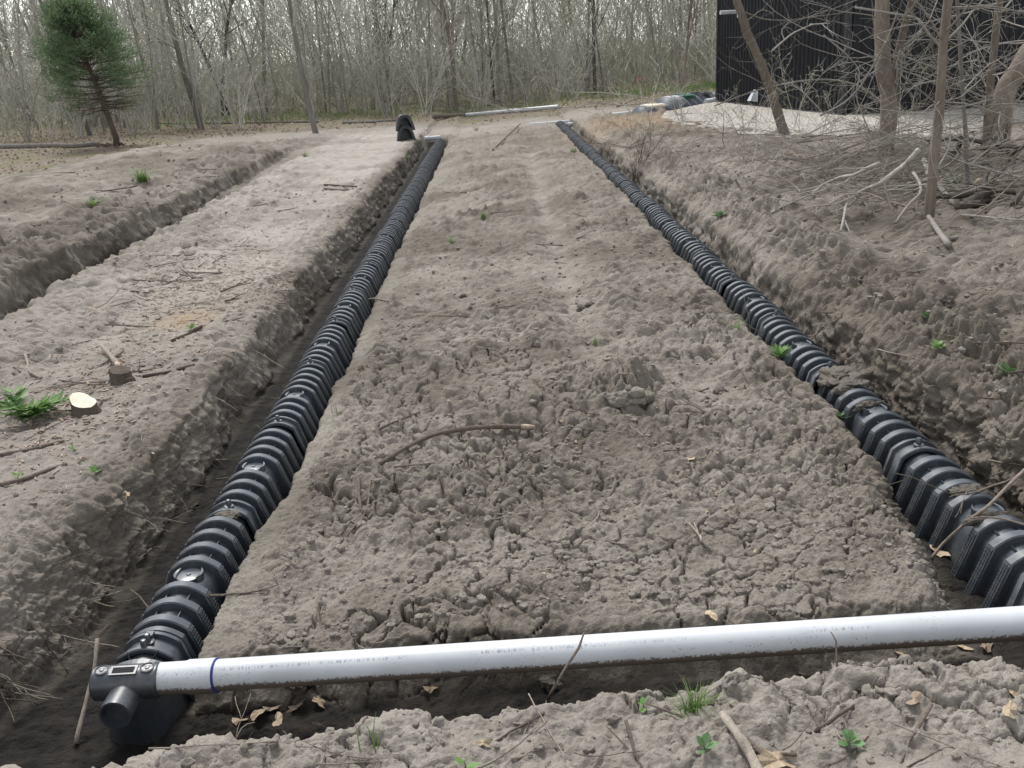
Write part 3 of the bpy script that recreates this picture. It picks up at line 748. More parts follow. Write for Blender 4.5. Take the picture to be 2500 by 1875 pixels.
F = np.concatenate(Fs); me = mesh_arrays('distant_wood', np.concatenate(Vs), F.ravel(), np.arange(len(F)) * 4, np.full(len(F), 4), True)
tag(link('distant_wood', me, M['far_twig']), 'far depth of the bare wood, a grey mass of twigs', 'wood', kind='stuff')

# single trees at the wood's edge that can be picked out
def single(kids, xd, yd, r, h, lean, label, bark='bark_grey', seed=1, stems=1, name='bare_tree', t0=.25, maxlvl=4):
    rg = np.random.default_rng(seed); p = hit(xd, yd)
    root = thing(name, label, 'tree', (p[0], p[1], p[2] - .1))
    P = dict(segs=(10, 5, 3, 2)[:maxlvl], bend=(.2, .6, .5, .5), wander=(.03, .09, .12, .15), up=(.015, .10, .07, .05), tip=(.3, .3, .4, .6), kids=(kids, 6, 3), t0=(t0, .2, .2), ang=((.45, 1.0), (.4, 1.0), (.4, 1.0)), len=((.16, .32), (.3, .55), (.35, .6)), rmin=.006)
    allb = [[], [], []]
    for s in range(stems):
        out = [[] for _ in range(maxlvl)]; dl = np.array([lean[0] + (rg.normal(0, .11) if stems > 1 else 0), lean[1], 1.0])
        grow(rg, np.array([rg.normal(0, .12) if stems > 1 else 0, 0, 0]), nrm(dl), h * rg.uniform(.85, 1), r * rg.uniform(.75, 1), 0, P, out)
        link('trunk', tubes(MB(), out[0], 9).mesh('trunk', True), M[bark], root)
        for j in range(1, maxlvl): allb[j - 1] += out[j]
    bb = tubes(tubes(tubes(MB(), allb[0], 5), allb[1], 3), allb[2], 3)
    if bb.V: link('branches', bb.mesh('branches', True), M[bark if bark != 'bark_grey' else 'twig'], root)['kind'] = 'stuff'
    return root
single(14, 683, 288, .115, 9, (-.16, .0), 'leaning smooth grey tree standing alone on the left spoil bank', 'bark_grey', 11, t0=.3)
single(14, 835, 222, .10, 9, (-.03, 0), 'dark tree with three trunks at the wood edge behind the upright end caps', 'bark_dark', 12, 3)
single(14, 495, 248, .12, 9, (-.05, 0), 'dark forked tree at the wood edge left of the leaning grey tree', 'bark_dark', 13, 2)
single(12, 985, 240, .11, 9, (0, 0), 'brown upright trunk rising just behind the log on the ground', 'bark', 14)
single(12, 1108, 226, .075, 9, (0.02, 0), 'slim upright trunk behind the white pipe on the ground', 'wood_tree', 15)
single(12, 1068, 222, .075, 9, (-.03, 0), 'slim trunk just left of another behind the far white pipe', 'bark_dark', 16)
single(12, 1285, 205, .11, 10, (.01, 0), 'straight dark trunk at the wood edge right of the far white pipe', 'bark_dark', 17)
single(12, 1478, 197, .06, 8, (.16, 0), 'thin forked tree leaning right beside the septic tanks', 'bark', 18, 2)
single(10, 340, 250, .09, 9, (-.12, 0), 'grey tree just right of the green cedar', 'bark_grey', 19)
single(10, 70, 262, .12, 10, (-.16, 0), 'grey tree leaning left at the far left of the wood', 'bark_grey', 20)
single(10, 150, 262, .12, 10, (-.2, 0), 'grey tree behind the left side of the green cedar', 'bark_grey', 21)

# ------------------------------------------------------------------ cedar
def cedar():
    rg = np.random.default_rng(4); p = hit(246, 316)
    root = thing('cedar_tree', 'green cedar with bare brown lower branches and a crooked trunk', 'tree', p)
    H = 4.15; tr = [np.array(q) for q in ((.05, 0, -.15), (.12, 0, .25), (-.02, 0, .9), (-.18, .05, 1.7), (-.42, .05, 2.7), (-.54, 0, 3.3), (-.62, 0, 3.8), (-.68, 0, H))]
    link('trunk', MB().tube(tr, [.12, .095, .08, .07, .055, .04, .02, .006], 9).mesh('trunk', True), M['cedar_bark'], root)
    rt = MB()
    for q in ((-.7, -.2), (-.5, .3), (.4, .2)): rt.tube([(.06, 0, -.05), (q[0] * .5, q[1] * .5, .08), (q[0], q[1], -.12)], [.07, .05, .02], 6)
    link('roots', rt.mesh('roots', True), M['cedar_bark'], root)
    tp = lambda z: np.array([np.interp(z, [t[2] for t in tr], [t[i] for t in tr]) for i in range(3)])
    br, dead, V, F = MB(), MB(), [], []
    for i in range(260):
        z = 1.0 + (H - 1.05) * rg.uniform() ** .9; c = tp(z); a = rg.uniform(0, 6.28)
        f = (z - 1.0) / (H - 1.0)
        R = np.interp(f, [0, .15, .35, .55, .8, 1], [.9, 1.5, 1.75, 1.5, 1.0, .25]) * rg.uniform(.7, 1.08)
        el = np.interp(f, [0, .4, 1], [-.05, .25, .9]) + rg.normal(0, .12)
        d = np.array([math.cos(a) * math.cos(el), math.sin(a) * math.cos(el), math.sin(el)])
        e = c + d * R; mid = c + d * R * .5 + np.array([0, 0, -.04])
        br.tube([c, mid, e], [.016, .010, .004], 3, cap=False)
        g0 = .20 if math.cos(a) < .25 else .30
        live = f + rg.normal(0, .07) > g0
        for _ in range(5):
            t = rg.uniform(.3, .95); q = c + d * R * t; dd = nrm(d + rg.normal(0, .55, 3)); l = rg.uniform(.2, .5)
            (br if live else dead).tube([q, q + dd * l], [.005, .002], 3, cap=False)
        nt = int((44 if live else 3) * (1.2 - .4 * f))
        for _ in range(nt):
            t = rg.uniform(.35, 1.06) ** .8; q = c + d * R * t + rg.normal(0, .085, 3)
            for _ in range(3):
                u = nrm(d * .5 + rg.normal(0, .6, 3) + np.array([0, 0, .35])); w = nrm(np.cross(u, rg.normal(0, 1, 3))) * rg.uniform(.010, .018); l = rg.uniform(.06, .13); o = len(V)
                q2 = q + rg.normal(0, .04, 3); V += [q2 - w, q2 + w, q2 + u * l]; F.append((o, o + 1, o + 2))
    link('branches', br.mesh('branches', True), M['cedar_bark'], root); link('dead_twigs', dead.mesh('dead_twigs', True), M['cedar_dead'], root)['kind'] = 'stuff'
    F = np.array(F); link('foliage', mesh_arrays('foliage', np.array(V), F.ravel(), np.arange(len(F)) * 3, np.full(len(F), 3), False), M['cedar'], root)
cedar()

# ------------------------------------------------------------------ black metal building, slab and gravel
BZ = .62
P0, P1, P2 = on_plane(1549, 221, BZ), on_plane(1820, 252, BZ), on_plane(2212, 233, BZ)
e1 = nrm((P0 - P1) * [1, 1, 0]); e2 = nrm((P2 - P1) * [1, 1, 0])
ang1, ang2 = math.atan2(e1[1], e1[0]), math.atan2(e2[1], e2[0])
ang2 = ang1 - math.pi / 2
L1 = float(np.linalg.norm(P0 - P1)); L2 = 11.0; BH = 4.6
bld = thing('metal_building', 'black building clad in ribbed metal siding on a concrete slab', 'building', P1, ang2)
# local frame: x along the front wall, y along the left wall going away
def panel_mesh(w, h, nrib):
    pts = [(0, 0)]; st = w / nrib
    for k in range(nrib):
        x = k * st; pts += [(x + st * .30, 0), (x + st * .38, -.022), (x + st * .62, -.022), (x + st * .70, 0)]
    pts.append((w, 0))
    b = MB(); b.sweep([[(x, y, 0) for x, y in pts], [(x, y, h) for x, y in pts]]); b.sweep([[(x, y + .004, h) for x, y in pts], [(x, y + .004, 0) for x, y in pts]])
    return b.mesh('siding_panel')
pm2 = panel_mesh(.915, BH, 4); n1 = int(L1 / .92) + 1; pw = L1 / n1; pm1 = panel_mesh(pw - .004, BH, 4)
for k in range(12): link('siding_panel', pm2, M['siding'], bld, (.02 + k * .92, .002 * (k % 2), .06))
for k in range(n1): link('siding_panel', pm1, M['siding'], bld, (.002 * (k % 2), .02 + (k + 1) * pw, .06), (0, 0, -math.pi / 2))
L2 = 12 * .92 + .04; L1b = n1 * pw + .04
link('corner_trim', MB().box(-.035, .07, -.035, -.024, .05, BH + .05).box(-.035, -.024, -.024, .07, .05, BH + .05).mesh('corner_trim'), M['roof'], bld)
link('corner_trim', MB().box(-.035, -.024, L1b - .08, L1b + .02, .05, BH + .05).box(-.024, .07, L1b + .005, L1b + .02, .05, BH + .05).mesh('corner_trim'), M['roof'], bld)
link('base_trim', MB().box(.0, L2, -.03, .03, .0, .058).box(-.03, -.001, .0, L1b, .0, .058).mesh('base_trim'), M['roof'], bld)
link('inner_wall', MB().box(.03, L2, .03, L1b, .0, BH).mesh('inner_wall'), M['roof'], bld)
b = MB(); rz0 = BH + .06
b.add([(-.3, -.3, rz0), (L2 + .3, -.3, rz0), (L2 + .3, L1b + .3, rz0), (-.3, L1b + .3, rz0), (-.3, L1b / 2, rz0 + 1.5), (L2 + .3, L1b / 2, rz0 + 1.5)], [(0, 1, 5, 4), (2, 3, 4, 5), (0, 4, 3), (1, 2, 5), (3, 2, 1, 0)])
link('roof', b.mesh('roof'), M['roof'], bld)
link('slab', MB().box(-.10, L2 + .1, -.10, L1b + .1, -.9, -.002).mesh('slab'), M['concrete'], bld)
def bl(xd, yd):   # a picture point on the left wall, in the building's frame
    q = ray(xd, yd); nl = np.array([math.cos(ang2), math.sin(ang2), 0]); t = ((P1 - CAM) @ nl) / (q @ nl); w = CAM + q * t - P1
    return float(-w[0] * math.sin(ang2) + w[1] * math.cos(ang2)), float(w[2])
vy, vz = bl(1600, 25)
vp = thing('vent_pipe', 'white plastic vent pipe sticking out of the black wall near its top left', 'vent', P1, ang2)
link('tube', sharp(MB().lathe([(.04, -.55), (.05, -.55), (.05, .03)], 'x', 18, (0, vy, vz)).mesh('tube', True)), M['pvc_clean'], vp)
link('flange', MB().box(-.06, -.025, vy - .10, vy + .10, vz - .14, vz + .12).mesh('flange'), M['pvc_clean'], vp)
vy, vz = bl(1634, 207)
dv_ = thing('wall_vent', 'small white hooded vent low on the black wall', 'vent', P1, ang2)
b = MB(); h = .11
b.add([(-.03, vy - h, vz - h), (-.03, vy + h, vz - h), (-.03, vy + h * .6, vz + h), (-.03, vy - h * .6, vz + h), (-.20, vy - h, vz - h), (-.20, vy + h, vz - h), (-.09, vy + h * .6, vz + h), (-.09, vy - h * .6, vz + h)], [(0, 1, 2, 3), (4, 7, 6, 5), (0, 4, 5, 1), (1, 5, 6, 2), (2, 6, 7, 3), (3, 7, 4, 0)])
link('hood', b.mesh('hood'), M['pvc_clean'], dv_); link('mount', MB().box(-.03, -.022, vy - .15, vy + .15, vz - .14, vz + .15).mesh('mount'), M['pvc_clean'], dv_)

top = [(1448, 246), (1466, 240), (1490, 233), (1549, 223), (1640, 233), (1730, 243), (1820, 254), (2000, 245), (2127, 239), (2212, 235), (2420, 226)]
bot = [(1430, 254), (1455, 268), (1500, 277), (1560, 284), (1640, 291), (1720, 298), (1847, 300), (2007, 298), (2127, 280), (2212, 263), (2420, 245)]
tw = np.array([on_plane(x, y, BZ - .03) for x, y in top]); tw[3:, 1] += .12; bw = np.array([hit(x, y) for x, y in bot])
NU, NV = 260, 60; uu = np.linspace(0, len(top) - 1, NU)
tc = np.stack([np.interp(uu, range(len(top)), tw[:, i]) for i in range(3)], -1); bc = np.stack([np.interp(uu, range(len(bot)), bw[:, i]) for i in range(3)], -1)
bc[:, 2] -= .06; vv = np.linspace(0, 1, NV)[None, :, None]
Gp = tc[:, None] * (1 - vv) + bc[:, None] * vv; Gp[..., 1] -= (vv[..., 0] * .25 * vnoise(Gp[..., 0] * 2.5, Gp[..., 0] * 0, Gp[..., 0] * 0, 5))
Gp[..., 2] += .04 + .10 * np.sin(np.pi * vv[..., 0]) + .05 * fbm(Gp[..., 0] * 3, Gp[..., 1] * 3, Gp[..., 0] * 0, 4, 77) * np.sin(np.pi * np.clip(vv[..., 0] * 1.1, 0, 1)) + .018 * vnoise(Gp[..., 0] * 22, Gp[..., 1] * 22, Gp[..., 0] * 0, 78)
idx = np.arange(NU * NV).reshape(NU, NV); q4 = np.stack([idx[:-1, :-1], idx[:-1, 1:], idx[1:, 1:], idx[1:, :-1]], -1).reshape(-1, 4)
me = mesh_arrays('gravel_bank', Gp.reshape(-1, 3), q4.ravel(), np.arange(len(q4)) * 4, np.full(len(q4), 4), True)
tag(link('gravel_bank', me, M['gravel']), 'pale crushed gravel sloping down from the black building', 'gravel', kind='stuff')

# ------------------------------------------------------------------ septic tanks beside the building
T0 = np.array([4.12, 27.5, 0]); ta = .70
def half_tube(x0, x1, r, zc, n=12):
    return [[(x, -r * math.cos(math.pi * k / n), zc + r * math.sin(math.pi * k / n)) for k in range(n + 1)] for x in (x0, x1)]
def tank(x0, x1, r, zc, ribs, label, lids):
    t = thing('septic_tank', label, 'septic tank', (T0[0], T0[1], .0), ta)
    A_ = half_tube(x0, x1, r, zc)
    link('body', MB().sweep(A_, capA=True, capB=True).mesh('body', True), M['tank'], t)
    for k in range(ribs):
        x = x0 + (x1 - x0) * (k + .2) / ribs; w = (x1 - x0) / ribs * .5
        r1 = half_tube(x, x + w, r - .02, zc); r2 = half_tube(x + w * .2, x + w * .8, r + .05, zc)
        link('rib', MB().sweep([r1[0], r2[0], r2[1], r1[1]]).mesh('rib', True), M['tank'], t)
    for nm, x, rr, h, m_ in lids:
        z = zc + r
        if m_ == 'open':
            link('riser_ring', sharp(MB().lathe([(rr * .85, z - .1), (rr * .85, z + h), (rr, z + h), (rr * 1.05, z - .1)], 'z', 30, (x, 0, 0)).mesh('riser_ring', True)), M['chamber'], t)
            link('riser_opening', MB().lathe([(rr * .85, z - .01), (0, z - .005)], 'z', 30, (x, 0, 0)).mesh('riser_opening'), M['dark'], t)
        else:
            o = link(nm, sharp(MB().lathe([(rr * 1.06, z - .15), (rr * 1.06, z + h - .03), (rr, z + h), (rr * .9, z + h + .015), (0, z + h + .03)], 'z', 36, (x, 0, 0)).mesh(nm, True)), M[m_], t)
            if m_ == 'green_lid':
                for j in range(8):
                    a = j * math.pi / 4; link('lid_rib', MB().tube([(x + .1 * math.cos(a), .1 * math.sin(a), z + h + .034), (x + rr * .88 * math.cos(a), rr * .88 * math.sin(a), z + h + .022)], .016, 4).mesh('lid_rib'), M[m_], o)
    return t
tank(.0, 1.0, .42, .22, 5, 'low dark ribbed tank with a round beige lid beside the gravel', [('lid', .52, .34, .03, 'lid')])
tank(1.05, 3.2, .56, .25, 7, 'grey ribbed septic tank with a green lid beside the black building', [('lid', 1.85, .33, .03, 'green_lid'), ('riser', 2.62, .35, .06, 'open')])
simple_pipe(on_plane(1316, 250, .42), on_plane(1390, 241, .46), .065, 'white pipe running into the beige lidded tank')
simple_pipe(on_plane(1524, 222, .62), on_plane(1545, 217, .66), .09, 'short white fitting between the grey tank and the black building')

# ------------------------------------------------------------------ upright spare end caps standing on the left plateau
ec = thing('stacked_end_caps', 'two dark plastic end caps stacked upright at the far end of the left bank', 'end caps', gp(876, 303), .25); ec.scale = (1.12,) * 3
def cap_shell(zb, s):
    b = MB(); rows = []
    prof = lambda y, k: [(-.23 * k, y, zb), (-.19 * k, y, zb + .16 * s), (-.135 * k, y, zb + .30 * s), (-.06 * k, y, zb + .345 * s), (.06 * k, y, zb + .345 * s), (.135 * k, y, zb + .30 * s), (.19 * k, y, zb + .16 * s), (.23 * k, y, zb)]
    inn = lambda y: [(-.185, y, zb), (-.145, y, zb + .14 * s), (-.09, y, zb + .245 * s), (-.03, y, zb + .28 * s), (.03, y, zb + .28 * s), (.09, y, zb + .245 * s), (.145, y, zb + .14 * s), (.185, y, zb)]
    b.sweep([inn(.19), inn(-.16), prof(-.17, 1.06), prof(-.14, 1.06), prof(-.13, 1.0), prof(.2, .86)], capA=True, capB=True)
    return b.mesh('cap_shell')
link('lower_cap', cap_shell(-.03, 1.15), M['cap'], ec); up = link('upper_cap', cap_shell(.24, 1.1), M['cap'], ec, (0, 0, 0))
link('knob', MB().lathe([(.02, .60), (.018, .65), (0, .655)], n=10).mesh('knob', True), M['cap'], up)

# ------------------------------------------------------------------ logs at the far edge
def log(pix, r, label, m='bark', lift=0, name='log'):
    pts = [gp(x, y, r * .7 + lift) for x, y in pix]; o = thing(name, label, 'log', pts[0])
    P_ = [q - pts[0] for q in pts]
    b = MB().tube(P_, [r * (1 - .25 * i / len(P_)) for i in range(len(P_))], 10); link('stem', b.mesh('stem', True), M[m], o)
    e = P_[-1]; dd = nrm(P_[-1] - P_[-2]); link('cut_end', MB().tube([e + dd * .001, e + dd * .008], [r * .68, r * .66], 10).mesh('cut_end'), M['cut'], o)
    return o
log([(938, 256), (970, 254), (1008, 251)], .085, 'brown log lying end to end with the far white pipe')
log([(740, 268), (800, 266), (862, 262)], .06, 'pale thin log on the ground left of the upright end caps', 'bark_grey')
log([(-60, 322), (60, 320), (120, 318), (160, 320), (215, 315)], .09, 'long pale fallen log on the leaf litter at the far left', 'bark_grey')
log([(330, 268), (480, 268), (600, 266), (690, 265)], .05, 'thin fallen pole along the wood edge behind the left spoil bank', 'bark_grey')

# ------------------------------------------------------------------ trees on the right, in front of the building (traced trunks, curly branches)
def z7(x, y): return ((x / 2.212 + 1500) * DS, y / 2.212 * DS)      # points picked in an enlarged view
def curl(rg, p, d, L, r, seg=9, kids=2, lvl=0, out=None, bend=.9, up=.0, wander=.12):
    out = [] if out is None else out
    ax = nrm(rg.normal(0, 1, 3)); k = rg.normal(0, bend) / seg; pts = [p.copy()]; rad = [r]
    for i in range(seg):
        d = nrm(d + np.cross(ax, d) * k + rg.normal(0, wander, 3) / math.sqrt(seg) * 1.6 + np.array([0, 0, up / seg])); p = p + d * L / seg
        pts.append(p.copy()); rad.append(max(.0022, r * (1 - .72 * (i + 1) / seg)))
    out.append((pts, rad, lvl))
    if lvl < 2:
        for _ in range(int(kids)):
            i = rg.integers(2, seg); sd = nrm(np.cross(d, rg.normal(0, 1, 3))); dd = nrm((pts[i + 1 if i + 1 <= seg else i] - pts[i - 1])); a = rg.uniform(.5, 1.1)
            curl(rg, pts[i], nrm(dd * math.cos(a) + sd * math.sin(a)), L * rg.uniform(.3, .6), rad[i] * .6, max(4, seg - 3), kids * .8, lvl + 1, out, bend, up, wander)
    return out
def traced_tree(stems, nbr, label, bark, seed, brlen=(1.2, 2.6), branch_bark='bark_pale', extra=()):
    rg = np.random.default_rng(seed)
    bx, by = z7(*stems[0][0][0]); base = hit(bx, by)
    root = thing('bare_tree', label, 'tree', base)
    first = True; col = []
    for path, r0, r1 in stems:
        pts = []
        for i, q in enumerate(path):
            xd, yd = z7(*q); p = at_depth(xd, yd, base[1] + (0 if first else .05)) - base; pts.append(p)
        e = pts[-1] + nrm(pts[-1] - pts[-2]) * 3.0; pts.append(e)
        if first: pts[0] = np.array([0, 0, -.15]); 
        first = False
        # resample with slight irregularity
        P_ = []; m = 26; tt = np.linspace(0, len(pts) - 1, m)
        for i in range(3): P_.append(np.interp(tt, range(len(pts)), [p[i] for p in pts]))
        P_ = np.stack(P_, -1); P_[1:-1] = .25 * P_[:-2] + .5 * P_[1:-1] + .25 * P_[2:]; P_ += np.stack([vnoise(tt * 1.3, tt * 0 + seed, tt * 0, 3), vnoise(tt * 1.3, tt * 0 + seed, tt * 0, 4), tt * 0], -1) * r0 * .25
        rad = r0 + (r1 - r0) * np.linspace(0, 1, m); rad[0] *= 1.35; rad[1] *= 1.12; rad = rad * (1 + .08 * vnoise(tt * 3, tt * 0, tt * 0, seed))
        link('trunk', MB().tube(list(P_), list(rad * .88), 12).mesh('trunk', True), M[bark], root); col.append((P_, rad))
    items = []
    for _ in range(int(nbr * 1.4)):
        P_, rad = col[rg.integers(0, len(col))]; i = rg.integers(5, 25); a = rg.uniform(0, 6.28)
        items += curl(rg, P_[i], nrm(np.array([math.cos(a), math.sin(a) * .8, rg.uniform(-.25, .7)])), rg.uniform(*brlen), min(rad[i] * .3, rg.uniform(.006, .013)), 10, 3, 0, None, 1.1, .1, .22)
    b = MB()
    for pts, rad, lv in items: b.tube(pts, rad, 5 if lv == 0 else 3, cap=False)
    if b.V: link('branches', b.mesh('branches', True), M[branch_bark], root)['kind'] = 'stuff'
    for path, r0, r1, dy in extra:
        pts = [at_depth(*z7(*q), base[1] + dy) - base for q in path]; m = 20; tt = np.linspace(0, len(pts) - 1, m)
        P_ = np.stack([np.interp(tt, range(len(pts)), [p[i] for p in pts]) for i in range(3)], -1); P_[1:-1] = .25 * P_[:-2] + .5 * P_[1:-1] + .25 * P_[2:]
        b = MB().tube(list(P_), list(np.linspace(r0, r1, m)), 6)
        for _ in range(4):
            i = rg.integers(4, 18); 
            for pp, rr, lv in curl(rg, P_[i], nrm(rg.normal(0, 1, 3) + np.array([0, -.2, .3])), rg.uniform(.4, .9), .007, 6, 2, 1): b.tube(pp, rr, 3, cap=False)
        link('branch', b.mesh('branch', True), M[branch_bark], root)
    return root
traced_tree([([(938, 740), (890, 620), (850, 480), (800, 370), (750, 240), (700, 150), (685, 80), (668, 0), (640, -140)], .105, .075)], 3, 'brown tree trunk bent to the left in front of the black wall', 'bark', 31, (1, 2), 'bark_grey',
            extra=[([(690, 60), (800, 105), (940, 112), (1080, 90), (1240, 70), (1310, 25)], .016, .008, -.2), ([(540, 572), (650, 530), (760, 490), (870, 462), (1000, 436), (1180, 425), (1330, 462), (1440, 545)], .012, .02, -.3)])
traced_tree([([(1480, 835), (1472, 500), (1450, 250), (1432, 0), (1425, -160)], .135, .10), ([(1500, 700), (1507, 480), (1540, 260), (1600, 0), (1640, -150)], .07, .05)], 26, 'thick tan double trunk standing in front of the black wall', 'bark', 32, (1.4, 3.0), 'bark_pale',
            extra=[([(850, 275), (960, 180), (1070, 130), (1165, 125)], .014, .006, -.4), ([(1110, 625), (1240, 560), (1330, 470), (1410, 330), (1480, 200), (1530, 60)], .014, .010, -.5), ([(1300, 40), (1640, 95), (1700, 190), (1770, 260)], .016, .02, -.3), ([(1130, 190), (1250, 290), (1330, 380), (1300, 520), (1380, 720)], .012, .008, -.5), ([(1540, 270), (1520, 380), (1640, 480), (1740, 560)], .014, .012, -.5)])
traced_tree([([(1692, 1185), (1700, 1050), (1715, 900), (1740, 720), (1762, 520), (1778, 330), (1795, 120), (1805, -80)], .058, .045)], 14, 'slender brown sapling rising from the right spoil bank across the black wall', 'bark', 33, (.7, 1.7), 'bark_pale')
traced_tree([([(2000, 885), (2015, 620), (2040, 350), (2070, 120), (2095, -60)], .060, .045)], 12, 'thin brown trunk just left of the thick leaning trunk at the right edge', 'bark', 34, (1, 2.4), 'bark_pale')
traced_tree([([(2055, 845), (2090, 660), (2125, 500), (2160, 390), (2230, 270), (2330, 100)], .17, .13)], 14, 'thick brown trunk leaning right at the right edge of the photo', 'bark', 35, (1.2, 2.8), 'bark_pale')
traced_tree([([(1910, 1060), (1905, 930), (1900, 760), (1890, 600)], .030, .02)], 4, 'short grey stem standing in the brush at the right', 'bark_grey', 36, (.6, 1.2), 'bark_pale')

# ------------------------------------------------------------------ brush: pale limbs traced on the right bank
def z6(x, y): return ((x / 4.424 + 2000) * DS, (y / 4.424 + 250) * DS)
def limb(path, r0, r1, lift, label, m='bark_pale', seed=0, conv=z6, twigs=7, name='fallen_limb', group=None):
    rg = np.random.default_rng(seed + 500)
    ref = hit(*conv(*path[-1])); zz = [ref[2] + l for l in (lift if hasattr(lift, '__len__') else np.linspace(lift, .03, len(path)))]
    W = [on_plane(*conv(*q), z) for q, z in zip(path, zz)]
    for w in W: w[2] = max(w[2], ground_z(w[0], w[1]) + r1 * .5)
    o = thing(name, label, 'branch', W[-1], 0, group); pts = [w - W[-1] for w in W]
    m_ = max(12, len(pts) * 3); tt = np.linspace(0, len(pts) - 1, m_)
    P_ = np.stack([np.interp(tt, range(len(pts)), [p[i] for p in pts]) for i in range(3)], -1); P_[1:-1] = .25 * P_[:-2] + .5 * P_[1:-1] + .25 * P_[2:]
    b = MB().tube(list(P_), list(np.linspace(r0, r1, m_) * .64), 7); link('stem', b.mesh('stem', True), M[m], o)
    b = MB()
    for _ in range(twigs):
        i = rg.integers(2, m_ - 1); d = nrm(nrm(P_[i] - P_[i - 1]) * .6 + rg.normal(0, .6, 3) * [1, 1, .5])
        for pp, rr, lv in curl(rg, P_[i], d, rg.uniform(.35, .9), r1 * .7, 7, 2, 0, None, .9, 0, .2): b.tube(pp, rr, 4 if lv == 0 else 3, cap=False)
    if b.V: link('twigs', b.mesh('twigs', True), M[m], o)['kind'] = 'stuff'
    return o
limb([(1080, 510), (1000, 600), (930, 670), (740, 810), (640, 890), (510, 930), (390, 1000), (290, 1090), (265, 1250), (230, 1390)], .045, .016, .7, 'long pale forked limb sweeping down over the right spoil bank', seed=1)
limb([(650, 660), (500, 720), (380, 790), (250, 800), (150, 840), (30, 890), (-60, 980), (-300, 1080), (-560, 1200)], .035, .010, .55, 'long pale limb lying level across the right bank towards the chambers', seed=2)
limb([(1020, 760), (1090, 870), (1100, 980), (980, 1090), (900, 1190), (820, 1300)], .026, .016, .4, 'short crooked pale limb with a cut white end on the right bank', seed=3, twigs=3)
limb([(1130, 620), (1180, 740), (1260, 850), (1340, 960), (1470, 1110)], .05, .04, .3, 'thick pale broken limb beside the slender sapling', seed=4, twigs=4)
limb([(2250, 900), (1980, 920), (1800, 980), (1650, 1060), (1510, 1150)], .055, .085, .25, 'thick dark cut log end in the brush at the right edge', 'bark_dark', 5, twigs=4)
limb([(1290, 410), (1450, 385), (1620, 395), (1800, 440), (2000, 520), (2180, 610)], .03, .06, [.5, .45, .4, .3, .15, .05], 'dark arched limb above the brush at the right edge', 'bark_dark', 6, twigs=5)
limb([(2300, 440), (2120, 520), (2030, 620), (1990, 730), (1880, 840), (1800, 940)], .05, .025, .5, 'dark crooked root reaching into the right edge brush', 'bark_dark', 7, twigs=4)
limb([(2260, 700), (2200, 900), (2160, 1020), (2090, 1110)], .06, .05, .25, 'dark stump root at the right frame edge', 'bark_dark', 8, twigs=2)
limb([(1720, 860), (1850, 850), (1990, 880)], .07, .06, .1, 'split log with bare yellow wood in the right brush', 'split', 9, twigs=0)
limb([(1180, 1240), (1280, 1380), (1400, 1540)], .035, .045, .02, 'grey pole half sunk in the right spoil bank below the sapling', 'bark_grey', 10, twigs=0)
c8 = lambda x, y: ((x / 2.37 + 1700) * DS, (y / 2.37 + 400) * DS)
limb([(1230, 850), (1050, 920), (900, 975), (700, 1045), (560, 1090)], .012, .006, .03, 'long thin stick lying across the right chamber row', 'bark', 11, c8, 3)
limb([(1900, 880), (1700, 930), (1500, 985), (1390, 1030)], .010, .006, .04, 'long thin stick on the spoil bank at the right edge', 'bark', 12, c8, 2)
c4 = lambda x, y: ((x / 2.765 + 1900) * DS, (y / 2.765 + 900) * DS)
limb([(1700, 650), (1560, 780), (1420, 930), (1300, 1010), (1120, 1170), (1030, 1285)], .013, .011, [.33, .31, .30, .24, .1, .03], 'brown stick leaning over the nearest chambers of the right row', 'bark', 13, c4, 2)
limb([(1750, 1080), (1600, 1035), (1500, 1010), (1390, 1000), (1300, 1010)], .008, .006, [.34, .34, .34, .33, .32], 'thin twig arching over the nearest chambers of the right row', 'bark', 14, c4, 0)
limb([(100, 990), (200, 930), (330, 880), (460, 820), (560, 770), (650, 700)], .05, .02, .25, 'pale branch pointing out of the shrub beside the right chamber row', 'bark_grey', 15, lambda x, y: ((x / 2.2125 + 1500) * DS, (y / 2.2125) * DS), 4) if False else None

BR = []
for k in range(7):
    rg = np.random.default_rng(700 + k); b = MB(); s = MB()
    it = curl(rg, np.zeros(3), nrm(np.array([1, rg.normal(0, .2), .12])), rg.uniform(1.2, 2.2), rg.uniform(.006, .013), 10, 5, 0, None, .8, -.1, .14)
    for pts, rad, lv in it:
        pts = [np.array([p[0], p[1], abs(p[2]) * .55 + .01]) for p in pts]; b.tube(pts, rad, 5 if lv == 0 else 3, cap=False)
    BR.append(b.mesh('branch', True))
rg = np.random.default_rng(77); bm = ['bark_pale', 'bark', 'bark_grey', 'bark_pale', 'bark_grey', 'bark_pale', 'bark']
ncp = {}
def brush(k, p, rz, s, m, label, group, tilt=(0, 0)):
    key = (k, m)
    if key not in ncp: ncp[key] = BR[k].copy(); ncp[key].materials.clear(); ncp[key].materials.append(M[m])
    o = link('brush_branch', ncp[key], None, None, p, (tilt[0], tilt[1], rz), s); tag(o, label, 'branch', group); return o
BL = {'bark_pale': 'bleached twiggy branch in the brush heap on the right bank', 'bark': 'brown twiggy branch in the brush heap on the right bank', 'bark_grey': 'grey twiggy branch in the brush heap on the right bank', 'bark_dark': 'dark twiggy branch in the brush heap on the right bank'}
